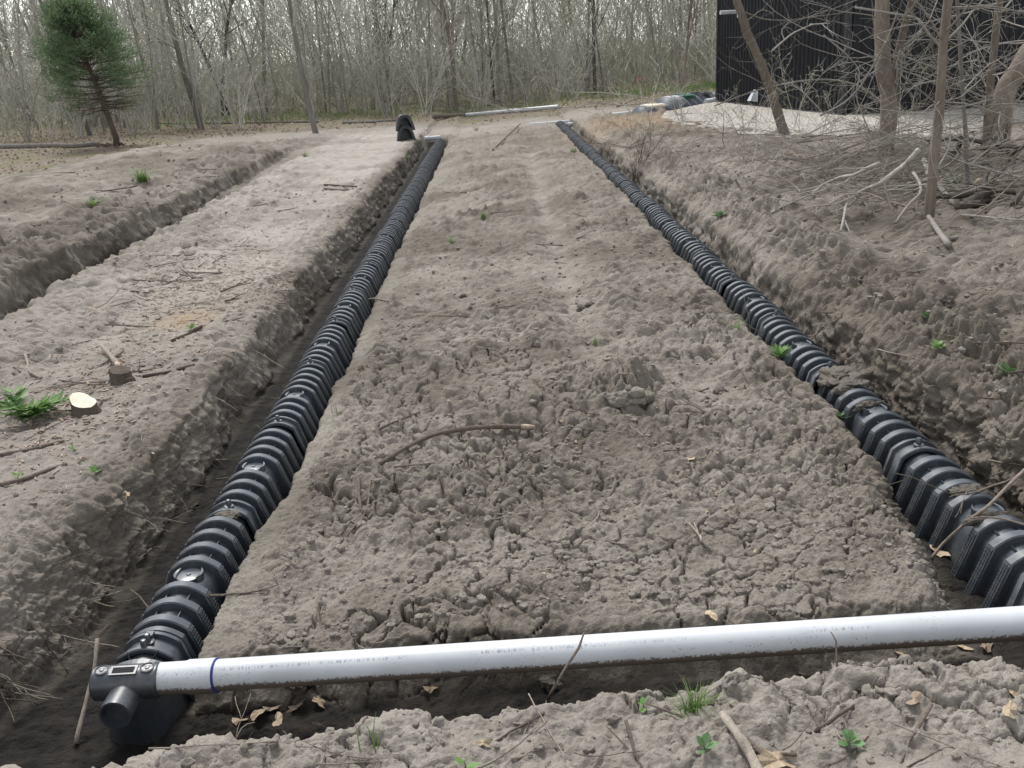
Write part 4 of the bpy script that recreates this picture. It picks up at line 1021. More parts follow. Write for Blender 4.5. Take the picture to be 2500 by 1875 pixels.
for i in range(150):
    if i < 85: xd, yd = rg.uniform(1430, 2230), rg.normal(368, 50)
    else: xd, yd = rg.uniform(1560, 2230), rg.uniform(330, 480)
    p = hit(xd, yd + 8); p[2] += rg.uniform(0, .28) if i % 3 else .0; k = int(rg.integers(0, 7)); m = bm[int(rg.integers(0, 7))]
    if p[1] > 24 or p[0] < 2.7: continue
    brush(k, p, (rg.choice([0, math.pi]) if p[0] > 5 else 0) + rg.normal(0, .6 if p[0] > 5 or i % 3 else 2.0), rg.uniform(.55, 1.25) if p[0] > 4 else rg.uniform(.4, .8), m, BL[m], 'branches of the brush heap on the right bank', (rg.normal(0, .15), rg.normal(-.05, .2)))
for i in range(48):   # fallen brush along the wood edge
    xd = rg.uniform(330, 1480); p = hit(xd, 262 - (xd - 400) * .035 + rg.normal(0, 5)); m = bm[int(rg.integers(0, 7))]
    brush(int(rg.integers(0, 7)), p, rg.uniform(0, 6.28), rg.uniform(1.2, 2.3), m, 'fallen twiggy branch lying along the edge of the wood', 'fallen branches along the wood edge', (0, rg.normal(-.1, .25)))
# small shrub growing up through the right row
p = np.array([2.17, 15.9, .12])
for kk, (dx_, dy_, sc_, lb_) in enumerate(((.12, .1, .26, 'reddish leafless shrub growing against the right chamber row'), (.30, .55, .30, 'taller leafless shrub just behind the one against the right chamber row'))):
    sh = put_shrub(kk, p[0] + dx_, p[1] + dy_, sc_, 1.0 + kk, lb_, .05)
    for c_ in sh.children:
        if c_.name.startswith('stems'): c_.material_slots[0].link = 'OBJECT'; c_.material_slots[0].material = M['cedar_bark']
for k in range(5): brush(k, (2.25, 15.9 + .1 * k, ground_z(2.5, 16) + .25), (2.9, .4, 3.5, -.4, .9)[k], .6, 'bark', 'dark branch of the dead bush lying over the right chamber row', 'branches lying over the right row', (0, -.12))
for x, y, s in ((2.9, 19.0, .5), (3.6, 13.5, .45), (4.4, 17, .6), (5.2, 14.5, .55), (3.9, 20.5, .5), (6.4, 15.5, .7), (5.6, 18.5, .6), (7.4, 14.5, .7)): put_shrub(int(3 + (x * 10) % 2), x, y, s, x * 7, f'thin upright sapling in the brush {["nearest the chambers", "at the middle of the right bank", "beside the gravel", "below the double trunk", "by the ochre spoil", "right of the double trunk", "left of the double trunk", "at the right frame edge"][[2.9, 3.6, 4.4, 5.2, 3.9, 6.4, 5.6, 7.4].index(x)]}')

# ------------------------------------------------------------------ sticks on the ground
def ground_path(pix, r, lift=.0):
    return [hit(x, y) + np.array([0, 0, r * .6 + lift]) for x, y in pix]
def stick(pix, r0, r1, label, m='stick', lift=None, tips=True, name='stick'):
    W = ground_path(pix, max(r0, r1)); c = W[0].copy(); o = thing(name, label, 'stick', c); lift = lift or [0] * len(W)
    pts = [w - c + np.array([0, 0, l]) for w, l in zip(W, lift)]; m_ = len(pts) * 4; tt = np.linspace(0, len(pts) - 1, m_)
    P_ = np.stack([np.interp(tt, range(len(pts)), [p[i] for p in pts]) for i in range(3)], -1)
    for _ in range(3): P_[1:-1] = .25 * P_[:-2] + .5 * P_[1:-1] + .25 * P_[2:]
    rad = np.linspace(r0, r1, m_) * (1 + .1 * np.sin(tt * 5)); link('stem', MB().tube(list(P_), list(rad), 8).mesh('stem', True), M[m], o)
    if tips:
        d = nrm(P_[-1] - P_[-2]); link('broken_tip', MB().tube([P_[-1] - d * .01, P_[-1] + d * .035, P_[-1] + d * .075], [r1 * 1.02, r1 * .95, r1 * .55], 7).mesh('broken_tip', True), M['split'], o)
    return o
stick([(822, 1016), (880, 985), (940, 960), (1010, 945), (1080, 937), (1130, 935)], .013, .017, 'thick bent brown stick on the cracked soil in the middle', 'stick', [.03, .05, .06, .05, .04, .03])
stick([(800, 1040), (797, 1080), (790, 1110), (765, 1140), (720, 1190), (690, 1215)], .006, .004, 'thin curved twig below the thick bent stick', 'stick', None, False)
stick([(775, 1035), (776, 1075), (780, 1100)], .010, .008, 'short straight stick left of the thin curved twig', 'stick', None, False)
stick([(222, 762), (240, 778), (255, 795)], .016, .020, 'short pale barkless stick beside the brown stump', 'stick_pale', [.05, .03, .02])
stick([(55, 768), (62, 790), (58, 800), (75, 812), (90, 818)], .012, .010, 'pale S-shaped root on the left bank', 'stick_pale', None, False)
stick([(1262, 1368), (1250, 1400), (1222, 1440), (1200, 1480), (1180, 1510)], .006, .008, 'thin wavy root standing up across the white pipe', 'stick', [.0, .0, 0, 0, 0], False) if False else None
stick([(1560, 1560), (1590, 1600), (1620, 1645), (1650, 1700)], .012, .018, 'splintered pale stick at the bottom edge right of the grass tuft', 'stick_pale', [.02, .02, .02, .0], False)
stick([(1610, 1600), (1640, 1625), (1665, 1655)], .010, .008, 'thin brown stick beside the splintered pale stick', 'stick', None, False)
stick([(1725, 1455), (1790, 1475), (1850, 1490), (1910, 1500)], .004, .004, 'thin twig on the near bank at the right', 'stick', None, False)
stick([(1060, 1558), (1100, 1562), (1150, 1570)], .005, .004, 'pale twig on the near bank below the pipe', 'stick_pale', None, False)
stick([(540, 1510), (515, 1500), (500, 1540)], .008, .006, 'forked root at the lip of the near bank left of the pipe', 'stick', [.04, .06, 0], False)
stick([(760, 700), (772, 690), (790, 665), (810, 655), (838, 652)], .010, .007, 'pale arched root beside the left chamber row', 'stick_pale', [0, .05, .08, .05, 0], False)
stick([(330, 715), (365, 740), (402, 705)], .012, .010, 'stick on the left bank below the yellow-green weed', 'stick', None, False) if False else None
stick([(372, 738), (410, 722), (436, 706)], .014, .012, 'straight dark stick on the left bank beside a small weed', 'stick', None, False)
stick([(310, 815), (370, 805), (420, 790)], .013, .010, 'dark stick lying right of the brown stump', 'stick', None, False)
stick([(0, 985), (60, 975), (110, 962), (140, 955)], .012, .010, 'dark stick on the left bank below the white cut stump', 'stick', None, False)
stick([(0, 1050), (60, 1035), (110, 1015), (145, 1005)], .012, .010, 'second dark stick on the left bank below the white cut stump', 'stick', None, False)
stick([(700, 400), (735, 402), (770, 404)], .016, .014, 'dark curved stick on the far left bank', 'stick', None, False)
stick([(700, 408), (740, 412), (780, 410)], .016, .014, 'second dark curved stick on the far left bank, nearer the camera', 'stick', None, False)
stick([(1065, 325), (1095, 300), (1125, 275)], .02, .016, 'dry stalk leaning on the far middle of the plateau', 'stick', [0, .05, .1], False)
stick([(165, 1610), (200, 1570), (225, 1540), (238, 1505)], .011, .008, 'forked root sticking up before the left end cap', 'stick_pale', [0, .12, .2, .28], False)
stick([(262, 1590), (275, 1570), (300, 1545)], .010, .007, 'short root sticking up before the left end cap', 'stick_pale', [0, .07, .12], False)

# shared small twigs, scattered
TW = []
for k in range(8):
    rg = np.random.default_rng(900 + k); b = MB()
    L_ = rg.uniform(.12, .4); it = curl(rg, np.array([-L_ / 2, 0, .006]), np.array([1., 0, 0]), L_, rg.uniform(.003, .0075), 6, 1 if k % 2 else 0, 1, None, .6, 0, .12)
    for pts, rad, lv in it: b.tube([np.array([p[0], p[1], abs(p[2]) * .5]) for p in pts], rad, 5, cap=True)
    TW.append((b.mesh('twig', True), k % 3 == 0))
for me_, pale in TW: me_.materials.append(M['stick_pale' if pale else 'stick'])
def scatter_twigs(n, area, label, group, seed, smin=.7, smax=1.4, tilt=.1, dz=0):
    rg = np.random.default_rng(seed)
    for i in range(n):
        xd, yd = area(rg); p = hit(xd, yd); k = int(rg.integers(0, 8)); s = rg.uniform(smin, smax) * (1 + max(0, p[1] - 8) * .03)
        o = link('twig', TW[k][0], None, None, p + np.array([0, 0, .003 + dz]), (rg.normal(0, tilt), rg.normal(0, tilt), rg.uniform(0, 6.28)), s)
        tag(o, label, 'twig', group)
inq = lambda poly: (lambda rg: poly(rg))
scatter_twigs(100, lambda r: (lambda t: (20 + 560 * t + r.normal(0, 60), 960 - 520 * t + r.normal(0, 55)))(r.uniform(0, 1)), 'small dry twig scattered on the flat left bank', 'twigs on the left bank', 1)
scatter_twigs(55, lambda r: (r.uniform(240, 640), 600 + r.normal(0, 45)), 'small dry twig in the debris patch on the left bank', 'twigs on the left bank debris', 2)
scatter_twigs(50, lambda r: (lambda y: (1106 + r.uniform(-1, 1) * (160 + (y - 300) * .62), y))(r.uniform(330, 1350)), 'small dry twig lying on the middle plateau', 'twigs on the middle plateau', 3)
scatter_twigs(28, lambda r: (r.uniform(430, 2180), r.uniform(1520, 1650)), 'small twig on the near bank below the pipe', 'twigs on the near bank', 4, .5, 1.1)
scatter_twigs(35, lambda r: (lambda y: (1500 + (y - 420) * .75 + r.uniform(60, 620), y))(r.uniform(430, 1050)), 'small twig on the lumpy right spoil bank', 'twigs on the right spoil bank', 5)
scatter_twigs(16, lambda r: (lambda t: (150 + 520 * t, 1400 - 620 * t + r.normal(0, 18)))(r.uniform(0, 1)), 'thin broken root lying on the left trench floor', 'roots on the left trench floor', 6, .6, 1.2)
scatter_twigs(14, lambda r: (r.uniform(0, 640), r.uniform(340, 560)), 'small twig on the far left spoil bank', 'twigs on the far left bank', 7, 1, 2)
# roots poking out of the left trench wall
RT = []
for k in range(6):
    rg = np.random.default_rng(940 + k); b = MB()
    for pts, rad, lv in curl(rg, np.array([-.06, 0, 0]), np.array([1., 0, 0]), rg.uniform(.18, .4), rg.uniform(.003, .006), 7, 2, 1, None, .8, -.5, .18): b.tube(pts, rad, 4, cap=True)
    me_ = b.mesh('root', True); me_.materials.append(M['stick' if k % 3 else 'stick_pale']); RT.append(me_)
rg = np.random.default_rng(8)
for i in range(85):
    y = 3.4 + 16 * rg.uniform() ** 1.9; gx_, gz_ = ground_row(y); zt = rg.uniform(-.22, .04)
    row = np.where((gx_ > -2.6) & (gx_ < -1.75) & (gz_ < zt))[0]
    if not len(row): continue
    x = gx_[row[0]]; tag(link('root', RT[int(rg.integers(0, 6))], None, None, (x - .02, y, zt), (rg.uniform(-1, 1), rg.normal(.15, .3), rg.normal(0, .6)), rg.uniform(.6, 1.15)), 'thin broken root poking out of the left trench wall', 'root', 'roots of the left trench wall')
for i in range(40):
    y = 3.4 + 9 * rg.uniform() ** 1.5; gx_, gz_ = ground_row(y); zt = rg.uniform(0, .28)
    row = np.where((gx_ > 2.3) & (gx_ < 3.1) & (gz_ > zt))[0]
    if not len(row): continue
    x = gx_[row[0]]; tag(link('root', RT[int(rg.integers(0, 6))], None, None, (x + .02, y, zt), (rg.uniform(-1, 1), rg.normal(.15, .3), math.pi + rg.normal(0, .6)), rg.uniform(.5, 1.0)), 'thin broken root poking out of the right trench wall', 'root', 'roots of the right trench wall')
for i in range(24):
    x = -1.1 + 2.9 * rg.uniform(); y = float(np.interp(x, [-1.5, -.4, 0, .45, 1.5, 1.9], [2.70, 2.79, 2.85, 2.87, 2.75, 2.66])) - rg.uniform(0, .04)
    tag(link('root', RT[int(rg.integers(0, 6))], None, None, (x, y, ground_z(x, y) + .0), (rg.uniform(-1, 1), rg.normal(-.5, .5), 1.57 + rg.normal(0, .8)), rg.uniform(.3, .6)), 'thin broken root on the lip of the near bank', 'root', 'roots of the near bank lip')
# the thin root rising across the pipe
Wp = [hit(1180, 1515), at_depth(1200, 1480, 2.80), at_depth(1222, 1442, 2.87), at_depth(1250, 1400, 2.93), at_depth(1262, 1366, 2.98)]
o = thing('root', 'thin wavy root standing up across the middle of the white pipe', 'root', Wp[0]); link('stem', MB().tube([w - Wp[0] for w in Wp], [.006, .0055, .005, .005, .003], 6).mesh('stem', True), M['stick'], o)
Wp = [hit(1810, 1462), at_depth(1807, 1425, 2.72), at_depth(1806, 1385, 2.75), at_depth(1795, 1365, 2.78)]
o = thing('root', 'thin upright root standing before the right half of the white pipe', 'root', Wp[0]); link('stem', MB().tube([w - Wp[0] for w in Wp], [.004, .004, .003, .002], 5).mesh('stem', True), M['stick'], o)

# ------------------------------------------------------------------ stumps
def stump(xd, yd, r, h, slant, label, m, cutm):
    p = hit(xd, yd); o = thing('tree_stump', label, 'stump', p); rg = np.random.default_rng(int(xd)); n = 22
    wob = [1 + .07 * math.sin(3 * a + 1) + .05 * rg.normal() for a in np.linspace(0, 6.28, n, endpoint=False)]
    rows = []
    for f, s in ((-.4, 1.35), (0, 1.22), (.25, 1.04), (1, 1.0)):
        rows.append([(r * s * wob[k] * math.cos(6.283 * k / n), r * s * wob[k] * math.sin(6.283 * k / n), h * f - (slant * math.cos(6.283 * k / n + .5) if f == 1 else 0)) for k in range(n)])
    link('bark', MB().sweep(rows, closed=True).mesh('bark', True), M[m], o)
    c = [(x * .99, y * .99, z + .001) for x, y, z in rows[-1]]
    link('cut_face', MB().add(c + [(0, 0, sum(q[2] for q in c) / n)], [(k, (k + 1) % n, n) for k in range(n)]).mesh('cut_face'), M[cutm], o)
stump(182, 890, .080, .085, .04, 'tree stump with a fresh white slanted cut on the left bank', 'stumpbark', 'cut')
stump(262, 820, .070, .075, .02, 'low brown tree stump behind the white cut stump', 'stumpbark', 'stumpbark')
stump(470, 772, .05, .02, .0, 'small reddish stump remnant on the left bank beside the trench', 'stumpbark', 'split') if False else None

# ------------------------------------------------------------------ soil clumps
def clump_mesh(seed, n=3, rough=.35, flat=.8):
    import bmesh as bmx
    bm = bmx.new(); bmx.ops.create_icosphere(bm, subdivisions=n, radius=1.0); V = np.array([v.co[:] for v in bm.verts]); F = [[v.index for v in f.verts] for f in bm.faces]; bm.free()
    x, y, z = V.T; d = 1 + rough * fbm(x * 1.6 + seed * 7, y * 1.6, z * 1.6, 4, seed, .6) + .10 * rough * 4 * (1 - np.abs(fbm(x * 4, y * 4 + seed, z * 4, 3, seed + 9)) * 2)
    V = V * d[:, None]; V[:, 2] *= flat; return V, F
V, F = [], []; rgq = np.random.default_rng(2)
for k in range(44):
    v_, f_ = clump_mesh(200 + k, 3, .6, .9); s_ = rgq.uniform(.14, .36); a_ = rgq.uniform(0, 6.28); rr_ = .75 * rgq.uniform() ** .6; hh_ = (1 - rr_) * rgq.uniform(0, .9)
    F += [[i + len(V) for i in f] for f in f_]; V += list(v_ * s_ * [1, 1, .85] + [rr_ * math.cos(a_), rr_ * math.sin(a_) * .7, hh_])
V = np.array(V)
p = hit(1362, 872); o = thing('soil_clump', 'big rough lump of dry soil standing on the cracked middle plateau', 'soil clump', p)
link('lump', new_mesh('lump', V * [.15, .12, .13] + [0, 0.03, .0], F, True), M['clod'], o)
CLM = []
for k in range(6):
    V, F = clump_mesh(20 + k, 4, .9, .75); me_ = new_mesh('clod', V, F, True); me_.materials.append(M['clod']); CLM.append(me_)
rg = np.random.default_rng(15)
spots = [(1258, 668, .05), (1275, 660, .04), (870, 735, .04), (1560, 850, .045), (640, 1480, .04), (1190, 1475, .045), (1850, 610, .05), (2040, 650, .05), (1000, 640, .035), (1660, 690, .04)]
for i, (xd, yd, s) in enumerate(spots):
    p = hit(xd, yd); tag(link('soil_clod', CLM[i % 6], None, None, p + np.array([0, 0, s * .05]), (0, 0, rg.uniform(0, 6)), s * .8), 'fist-sized clod of grey soil lying loose on the ground', 'clod', 'loose clods of soil')
# crumbs: countless
def crumbs(name, n, sampler, smin, smax, label, seed, mat='clod'):
    rg = np.random.default_rng(seed); base = [clump_mesh(60 + k, 1, .6, .8) for k in range(5)]; Vs, Fs, off = [], [], 0
    for i in range(n):
        x, y = sampler(rg); s = smin * (smax / smin) ** (rg.uniform() ** 2.2) ; V, F = base[i % 5]
        a = rg.uniform(0, 6.28); c_, s_ = math.cos(a), math.sin(a); W = V * s * rg.uniform(.7, 1.3, 3)
        W = np.stack([W[:, 0] * c_ - W[:, 1] * s_ + x, W[:, 0] * s_ + W[:, 1] * c_ + y, W[:, 2] + ground_z(x, y) + s * .25], -1); Vs.append(W); Fs.append(np.array(F) + off); off += len(W)
    F = np.concatenate(Fs); me = mesh_arrays(name, np.concatenate(Vs), F.ravel(), np.arange(len(F)) * 3, np.full(len(F), 3), False)
    tag(link(name, me, M[mat]), label, 'soil', kind='stuff')
def s_center(r):
    y = 3.45 + 9 * r.uniform() ** 2.2; return r.uniform(-1.15, 1.75), y
def s_right(r):
    y = 3.6 + 14 * r.uniform() ** 1.4; return 2.65 + 5 * r.uniform() ** 1.5, y
def s_left(r):
    y = 4.5 + 15 * r.uniform() ** 1.5; return r.uniform(-4.7, -2.15), y
def s_spoil(r): return r.uniform(-8.5, -5.5), r.uniform(9, 26)
def s_front(r): return r.uniform(-1.9, 1.9), r.uniform(2.1, 2.75)
crumbs('soil_crumbs', 2600, s_center, .005, .024, 'loose soil crumbs strewn over the middle plateau', 1)
crumbs('soil_crumbs', 2300, s_right, .007, .030, 'loose soil crumbs strewn over the right spoil bank', 2)
crumbs('soil_crumbs', 900, s_left, .005, .024, 'loose soil crumbs strewn over the left bank', 3)
crumbs('soil_crumbs', 500, s_spoil, .012, .035, 'loose soil crumbs on the far left spoil bank', 4)
crumbs('soil_crumbs', 500, s_front, .004, .02, 'loose soil crumbs on the near bank', 5)
# mud on the chambers
for i, (k, yy, s) in enumerate([(0, 4.02, (.062, .042, .036)), (0, 3.76, (.08, .03, .026)), (1, 5.20, (.075, .03, .03)), (1, 5.47, (.05, .035, .035)), (2, 5.68, (.10, .09, .05)), (2, 5.60, (.12, .06, .045))]):
    tag(link('mud_clump', CLM[i], None, None, (RX + (.02, -.03, 0, -.05, -.02, .05)[i], yy, RZ - .032 + (0, 0, 0, 0, .01, .0)[i]), (0, 0, .2 * i), s), f'dried mud {["in a rib gap of the nearest right chamber", "smeared on the near top of the right row", "in a rib gap short of the mud-buried ribs", "beside the mud-buried ribs of the right row", "burying the ribs of the right row", "spilling over the mud-buried ribs of the right row"][i]}', 'mud', 'mud on the right row')
tag(link('mud_clump', CLM[2], None, None, (LX + .03, 4.62, -.022), (0, 0, 1), (.045, .055, .022)), 'dried mud on top of the left row beside a locking post', 'mud')

# ------------------------------------------------------------------ litter: dead leaves and chips
def leaf_mesh(seed, lobes):
    rg = np.random.default_rng(seed); n = 14; ring = []
    for k in range(n):
        a = 6.283 * k / n; r = .5 * (1 + (.28 * math.cos(lobes * a) if lobes else 0)) * (1 if abs(math.sin(a)) < .9 else .8); ring.append((r * math.cos(a), .62 * r * math.sin(a), .10 * math.sin(2 * a + seed) + .05 * rg.normal()))
    return MB().add(ring + [(0, 0, .04)], [(k, (k + 1) % n, n) for k in range(n)]).mesh('dead_leaf')
LM = [leaf_mesh(k, (0, 5, 0, 6)[k % 4]) for k in range(6)]
for k, m_ in enumerate(LM): m_.materials.append(M['dead' if k % 3 else 'dead_brown'])
def dead_leaf(xd, yd, s, label, k=0, group=None, dz=.01, mat=None):
    p = hit(xd, yd); r = random.Random(int(xd * 7 + yd)); o = link('dead_leaf', LM[k % 6], None, None, p + np.array([0, 0, dz]), (r.uniform(-.4, .4), r.uniform(-.4, .4), r.uniform(0, 6)), s); tag(o, label, 'leaf', group)
dead_leaf(1492, 995, .085, 'pale dead leaf on the cracked soil right of the bent stick', 1); dead_leaf(1210, 912, .06, 'small pale dead leaf beyond the tip of the bent stick', 2)
dead_leaf(2030, 1195, .10, 'tan lobed leaf beside the nearest right chambers', 1); dead_leaf(1535, 1342, .07, 'tan leaf standing behind the white pipe', 4, None, .03); dead_leaf(470, 1305, .05, 'pale leaf on the soil beside the nearest left chambers', 1)
dead_leaf(1975, 1515, .07, 'orange-tan leaf on the near bank at the right', 0); dead_leaf(1680, 1650, .12, 'brown leaf at the bottom edge beside the splintered stick', 4); dead_leaf(1045, 1610, .05, 'pale leaf on the near bank near the bottom edge', 5)
dead_leaf(275, 1072, .06, 'yellowish leaf on the slope of the left bank', 1); dead_leaf(200, 665, .09, 'pink-white wood chip on the left bank', 2)
for i, (x, y) in enumerate([(600, 1560), (640, 1530), (560, 1545), (520, 1560), (585, 1535), (690, 1520), (930, 1490), (1480, 1400), (1560, 1420), (1620, 1400), (1700, 1400), (1950, 1420), (2080, 1400), (2130, 1400), (2190, 1500), (2180, 1540), (1420, 1420)]): dead_leaf(x, y, .075, 'curled brown leaf lying in the pipe trench', 2 + i % 3, 'leaves in the pipe trench')
rg = np.random.default_rng(66)
for i in range(60):
    t = rg.uniform(); dead_leaf(60 + 560 * t + rg.normal(0, 70), 980 - 500 * t + rg.normal(0, 60), rg.uniform(.02, .045), 'small pale leaf scrap on the left bank', i, 'leaf scraps on the left bank')
for i in range(35): dead_leaf(rg.uniform(700, 1800), rg.uniform(500, 1280), rg.uniform(.018, .04), 'small pale leaf scrap on the middle plateau', i, 'leaf scraps on the middle plateau')
def chips(n, seed):
    rg = np.random.default_rng(seed); V, F = [], []
    for i in range(n):
        t = rg.uniform(); xd, yd = ((60 + 520 * t + rg.normal(0, 65), 960 - 480 * t + rg.normal(0, 50)) if i % 3 else (rg.uniform(300, 620), rg.normal(610, 32)))
        p = hit(xd, yd) + np.array([0, 0, .004]); a = rg.uniform(0, 6.28); l, w = rg.uniform(.008, .035), rg.uniform(.002, .006); u = np.array([math.cos(a), math.sin(a), rg.normal(0, .2)]); v = np.array([-math.sin(a), math.cos(a), rg.normal(0, .3)]); o = len(V)
        h = np.array([0, 0, .004]); V += [p - u * l - v * w, p + u * l - v * w, p + u * l + v * w, p - u * l + v * w, p + h - u * l * .8, p + h + u * l * .8]; F += [(0 + o, 1 + o, 5 + o, 4 + o), (2 + o, 3 + o, 4 + o, 5 + o), (1 + o, 2 + o, 5 + o), (3 + o, o, 4 + o)]
    tag(link('wood_chips', new_mesh('wood_chips', V, F), M['chip']), 'wood chips and bark shreds scattered over the left bank', 'wood chips', kind='stuff')
chips(2600, 3)
# leaf litter and green blades on the floor of the wood
V, F = [], []; rg = np.random.default_rng(91)
for i in range(9000):
    if i % 2: x = rg.uniform(-26, -8); y = rg.uniform(22, 42) if x < -10 else rg.uniform(33, 42)
    else: x = rg.uniform(-22, 16); y = rg.uniform(34, 48)
    if 5 < x < 13 and y < 38: continue
    z = ground_z(x, y) + .01; a = rg.uniform(0, 6.28); s = rg.uniform(.03, .07); o = len(V); t_ = rg.normal(0, .5, 2)
    V += [(x + s * math.cos(a), y + s * math.sin(a), z + s * t_[0] + .02), (x - s * .5 * math.sin(a), y + s * .5 * math.cos(a), z + s * t_[1] + .02), (x - s * math.cos(a), y - s * math.sin(a), z + .01), (x + s * .5 * math.sin(a), y - s * .5 * math.cos(a), z + .01)]; F.append((o, o + 1, o + 2, o + 3))
tag(link('leaf_litter', new_mesh('leaf_litter', V, F), M['dead_brown']), 'brown leaf litter on the floor of the wood', 'leaf litter', kind='stuff')
V, F = [], []
for i in range(7000):
    if i % 3 == 0: c = (9.5 + rg.normal(0, 2.2), 41 + rg.normal(0, 1.6))
    elif i % 3 == 1: c = (rg.uniform(-14, 6), rg.uniform(40, 47))
    else: c = (rg.uniform(-24, 14), rg.uniform(38, 52))
    x, y = c; z = ground_z(x, y); h = rg.uniform(.1, .38); w = rg.uniform(.006, .014); a = rg.uniform(0, 6.28); o = len(V); l = rg.normal(0, .12, 2)
    V += [(x - w * math.cos(a), y - w * math.sin(a), z), (x + w * math.cos(a), y + w * math.sin(a), z), (x + l[0], y + l[1], z + h)]; F.append((o, o + 1, o + 2))
tag(link('wood_grass', new_mesh('wood_grass', V, F), M['grass']), 'fresh green grass growing along the edge of the wood', 'grass', kind='stuff')

# ------------------------------------------------------------------ weeds and grass tufts
def blade_tuft(xd, yd, n, h, spread, label, seed, m='grass'):
    rg = np.random.default_rng(seed); p = hit(xd, yd); o = thing('grass_tuft', label, 'grass', p); b = MB()
    for i in range(n):
        a = rg.uniform(0, 6.28); L_ = h * rg.uniform(.5, 1.1); out = spread * rg.uniform(.2, 1.2); w = rg.uniform(.0015, .003) * (h / .12); bx = rg.normal(0, .015, 2) * h / .12
        rows = []
        for k in range(5):
            t = k / 4; r_ = out * t ** 1.7; zz = L_ * (t - .35 * (out / max(spread, .01)) * t * t); ww = w * (1 - t * .92)
            rows.append([(bx[0] + r_ * math.cos(a) - ww * math.sin(a), bx[1] + r_ * math.sin(a) + ww * math.cos(a), zz), (bx[0] + r_ * math.cos(a) + ww * math.sin(a), bx[1] + r_ * math.sin(a) - ww * math.cos(a), zz)])
        b.sweep(rows)
    link('blades', b.mesh('blades', True), M[m], o)['kind'] = 'stuff'
blade_tuft(1497, 1545, 110, .13, .11, 'bright green grass tuft on the near bank below the pipe', 1)
blade_tuft(805, 1620, 7, .16, .05, 'few thin grass blades on the near bank near the bottom edge', 2)
blade_tuft(1045, 472, 60, .15, .14, 'green grass tuft in the far middle of the plateau', 3); blade_tuft(975, 524, 40, .12, .12, 'small pale grass tuft left of the far green tuft', 4)
blade_tuft(310, 392, 120, .35, .5, 'bright grass tuft on the far left spoil bank', 5); blade_tuft(200, 447, 60, .22, .35, 'faint green weeds on the left spoil bank', 6)
blade_tuft(1030, 283, 50, .25, .3, 'grass tuft at the far end between the rows', 7); blade_tuft(1240, 330, 40, .25, .25, 'grass beside the far part of the right row', 8)
blade_tuft(880, 345, 50, .2, .3, 'grass on the lip of the left trench near its far end', 9); blade_tuft(1285, 745, 40, .10, .12, 'dry yellowish grass wisp left of the big soil clump', 10, 'bud')
blade_tuft(725, 893, 6, .12, .03, 'single green shoot beside the left chamber row', 11); blade_tuft(1590, 715, 30, .12, .10, 'grass sprig beside the middle of the right row', 12)
blade_tuft(660, 340, 40, .25, .3, 'grass in the left ditch near its far end', 13); blade_tuft(2050, 400, 90, .3, .5, 'green grass among the brush at the right', 14)
lfm = {}
def weed(xd, yd, n, size, label, seed, m='leaf', stem=.03, kind='broad', tall=0):
    rg = np.random.default_rng(seed); p = hit(xd, yd); o = thing('weed', label, 'weed', p, rg.uniform(0, 6))
    if kind not in lfm or True:
        pr = ((0, .05), (.25, .30), (.55, .36), (.8, .20), (1, .0)) if kind == 'broad' else ((0, .04), (.3, .14), (.6, .12), (1, 0))
        rows = [[(x, -w, .10 * x * (1 - x) + .06 * w), (x, 0, .10 * x * (1 - x) - .02), (x, w, .10 * x * (1 - x) + .06 * w)] for x, w in pr]
        me_ = MB().sweep(rows).mesh('leaf', True); me_.materials.append(M[m])
    for i in range(n):
        a = i * 2.4 + rg.normal(0, .2); f = i / max(1, n - 1); z = stem * (.3 + .7 * f) + tall * f; s = size * rg.uniform(.75, 1.1) * (1.1 - .35 * f)
        link('leaf', me_, None, o, (.1 * size * math.cos(a), .1 * size * math.sin(a), z), (rg.normal(0, .2), -rg.uniform(.15, .5) - .5 * f, a), s)
    link('stem', MB().tube([(0, 0, -.02), (.004, 0, stem * .5 + tall * .5), (0, .004, stem + tall)], [.003, .0025, .002], 5).mesh('stem', True), M[m], o)
weed(1836, 1612, 9, .042, 'broad-leaved green seedling on the near bank at the right', 1, 'leaf_blue'); weed(1522, 1626, 6, .045, 'pointed-leaved green seedling below the grass tuft', 2, 'leaf_blue')
weed(1004, 1662, 3, .04, 'tip of a green leaf at the bottom edge', 3); weed(1683, 776, 26, .10, 'bright green weed pressed against the right chamber row', 4, 'leaf', .06, 'narrow')
weed(415, 716, 20, .06, 'yellow-green weed on the left bank', 5, 'grass', .05, 'narrow'); weed(2180, 812, 9, .09, 'green weed on the spoil bank at the right edge', 6, 'leaf_blue'); weed(2025, 755, 8, .06, 'small bright weed on the right spoil bank', 7)
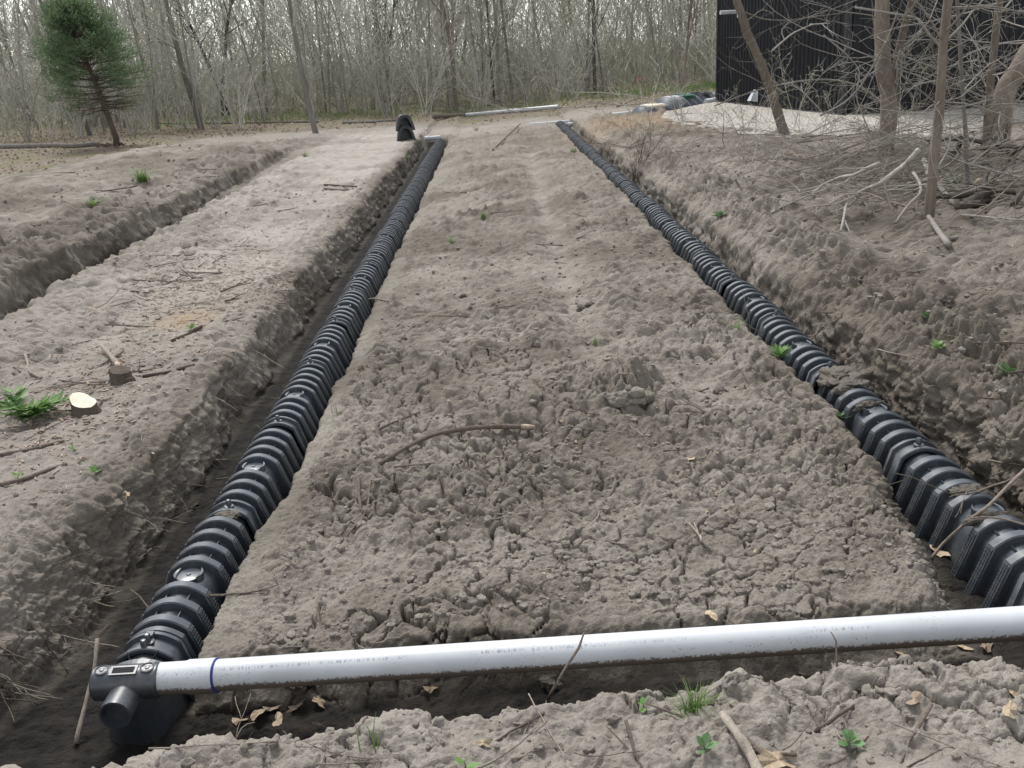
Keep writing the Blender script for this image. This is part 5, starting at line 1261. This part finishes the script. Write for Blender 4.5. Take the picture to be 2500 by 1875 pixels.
weed(2005, 690, 8, .07, 'small weed higher on the right spoil bank', 8, 'leaf_blue'); weed(1552, 470, 10, .10, 'small weed beside the right row below the brush', 9, 'leaf_blue'); weed(1815, 905, 6, .06, 'small dark weed in the gap beside the right chambers', 10, 'leaf_blue')
weed(205, 1025, 5, .05, 'small green sprig on the slope of the left bank', 11); weed(160, 975, 4, .035, 'tiny yellow sprig below the white cut stump', 12, 'grass'); weed(1388, 1532, 4, .03, 'tiny pale seedling left of the bright grass tuft', 13)
weed(40, 1035, 4, .04, 'tiny green sprig near the left frame edge', 14, 'grass')
# large feathery weed beside the stump
p = hit(48, 908); o = thing('weed', 'tall feathery green weed left of the white cut stump', 'weed', p); rg = np.random.default_rng(21); lfb = MB(); 
rows = [[(x, -w, 0), (x, 0, -.02), (x, w, 0)] for x, w in ((0, .03), (.3, .15), (.6, .13), (1, 0))]; fl = MB().sweep(rows).mesh('leaf', True); fl.materials.append(M['leaf'])
for s in range(11):
    a = rg.uniform(0, 6.28); el = rg.uniform(.35, 1.2); L_ = rg.uniform(.16, .36); d = np.array([math.cos(a) * math.cos(el), math.sin(a) * math.cos(el) * .7, math.sin(el)]); pts = [d * L_ * t + np.array([0, 0, -.10 * L_ * t * t * 3]) for t in np.linspace(0, 1, 6)]
    link('stem', MB().tube(pts, [.004, .0035, .003, .0025, .002, .001], 5).mesh('stem', True), M['leaf_blue'], o)
    for k in range(7):
        t = .35 + .65 * k / 6; q = d * L_ * t + np.array([0, 0, -.10 * L_ * t * t * 3])
        for sd in (-1, 1): link('leaf', fl, None, o, q, (rg.normal(0, .3), -.25 + rg.normal(0, .2), a + sd * rg.uniform(.6, 1.0)), .12 * (1.15 - .5 * (t - .35)))
# marker tape in the wood
p = at_depth(1378, 165, 43); o = thing('marker_tape', 'strip of pink marker tape tied in the wood', 'tape', p); link('strip', MB().box(-.015, .015, -.008, .0, -.3, .1).add([(0, -.005, -.1), (.14, -.02, -.02), (.15, -.02, -.07), (.02, -.005, -.16)], [(0, 1, 2, 3)]).mesh('strip'), M['tape'], o)
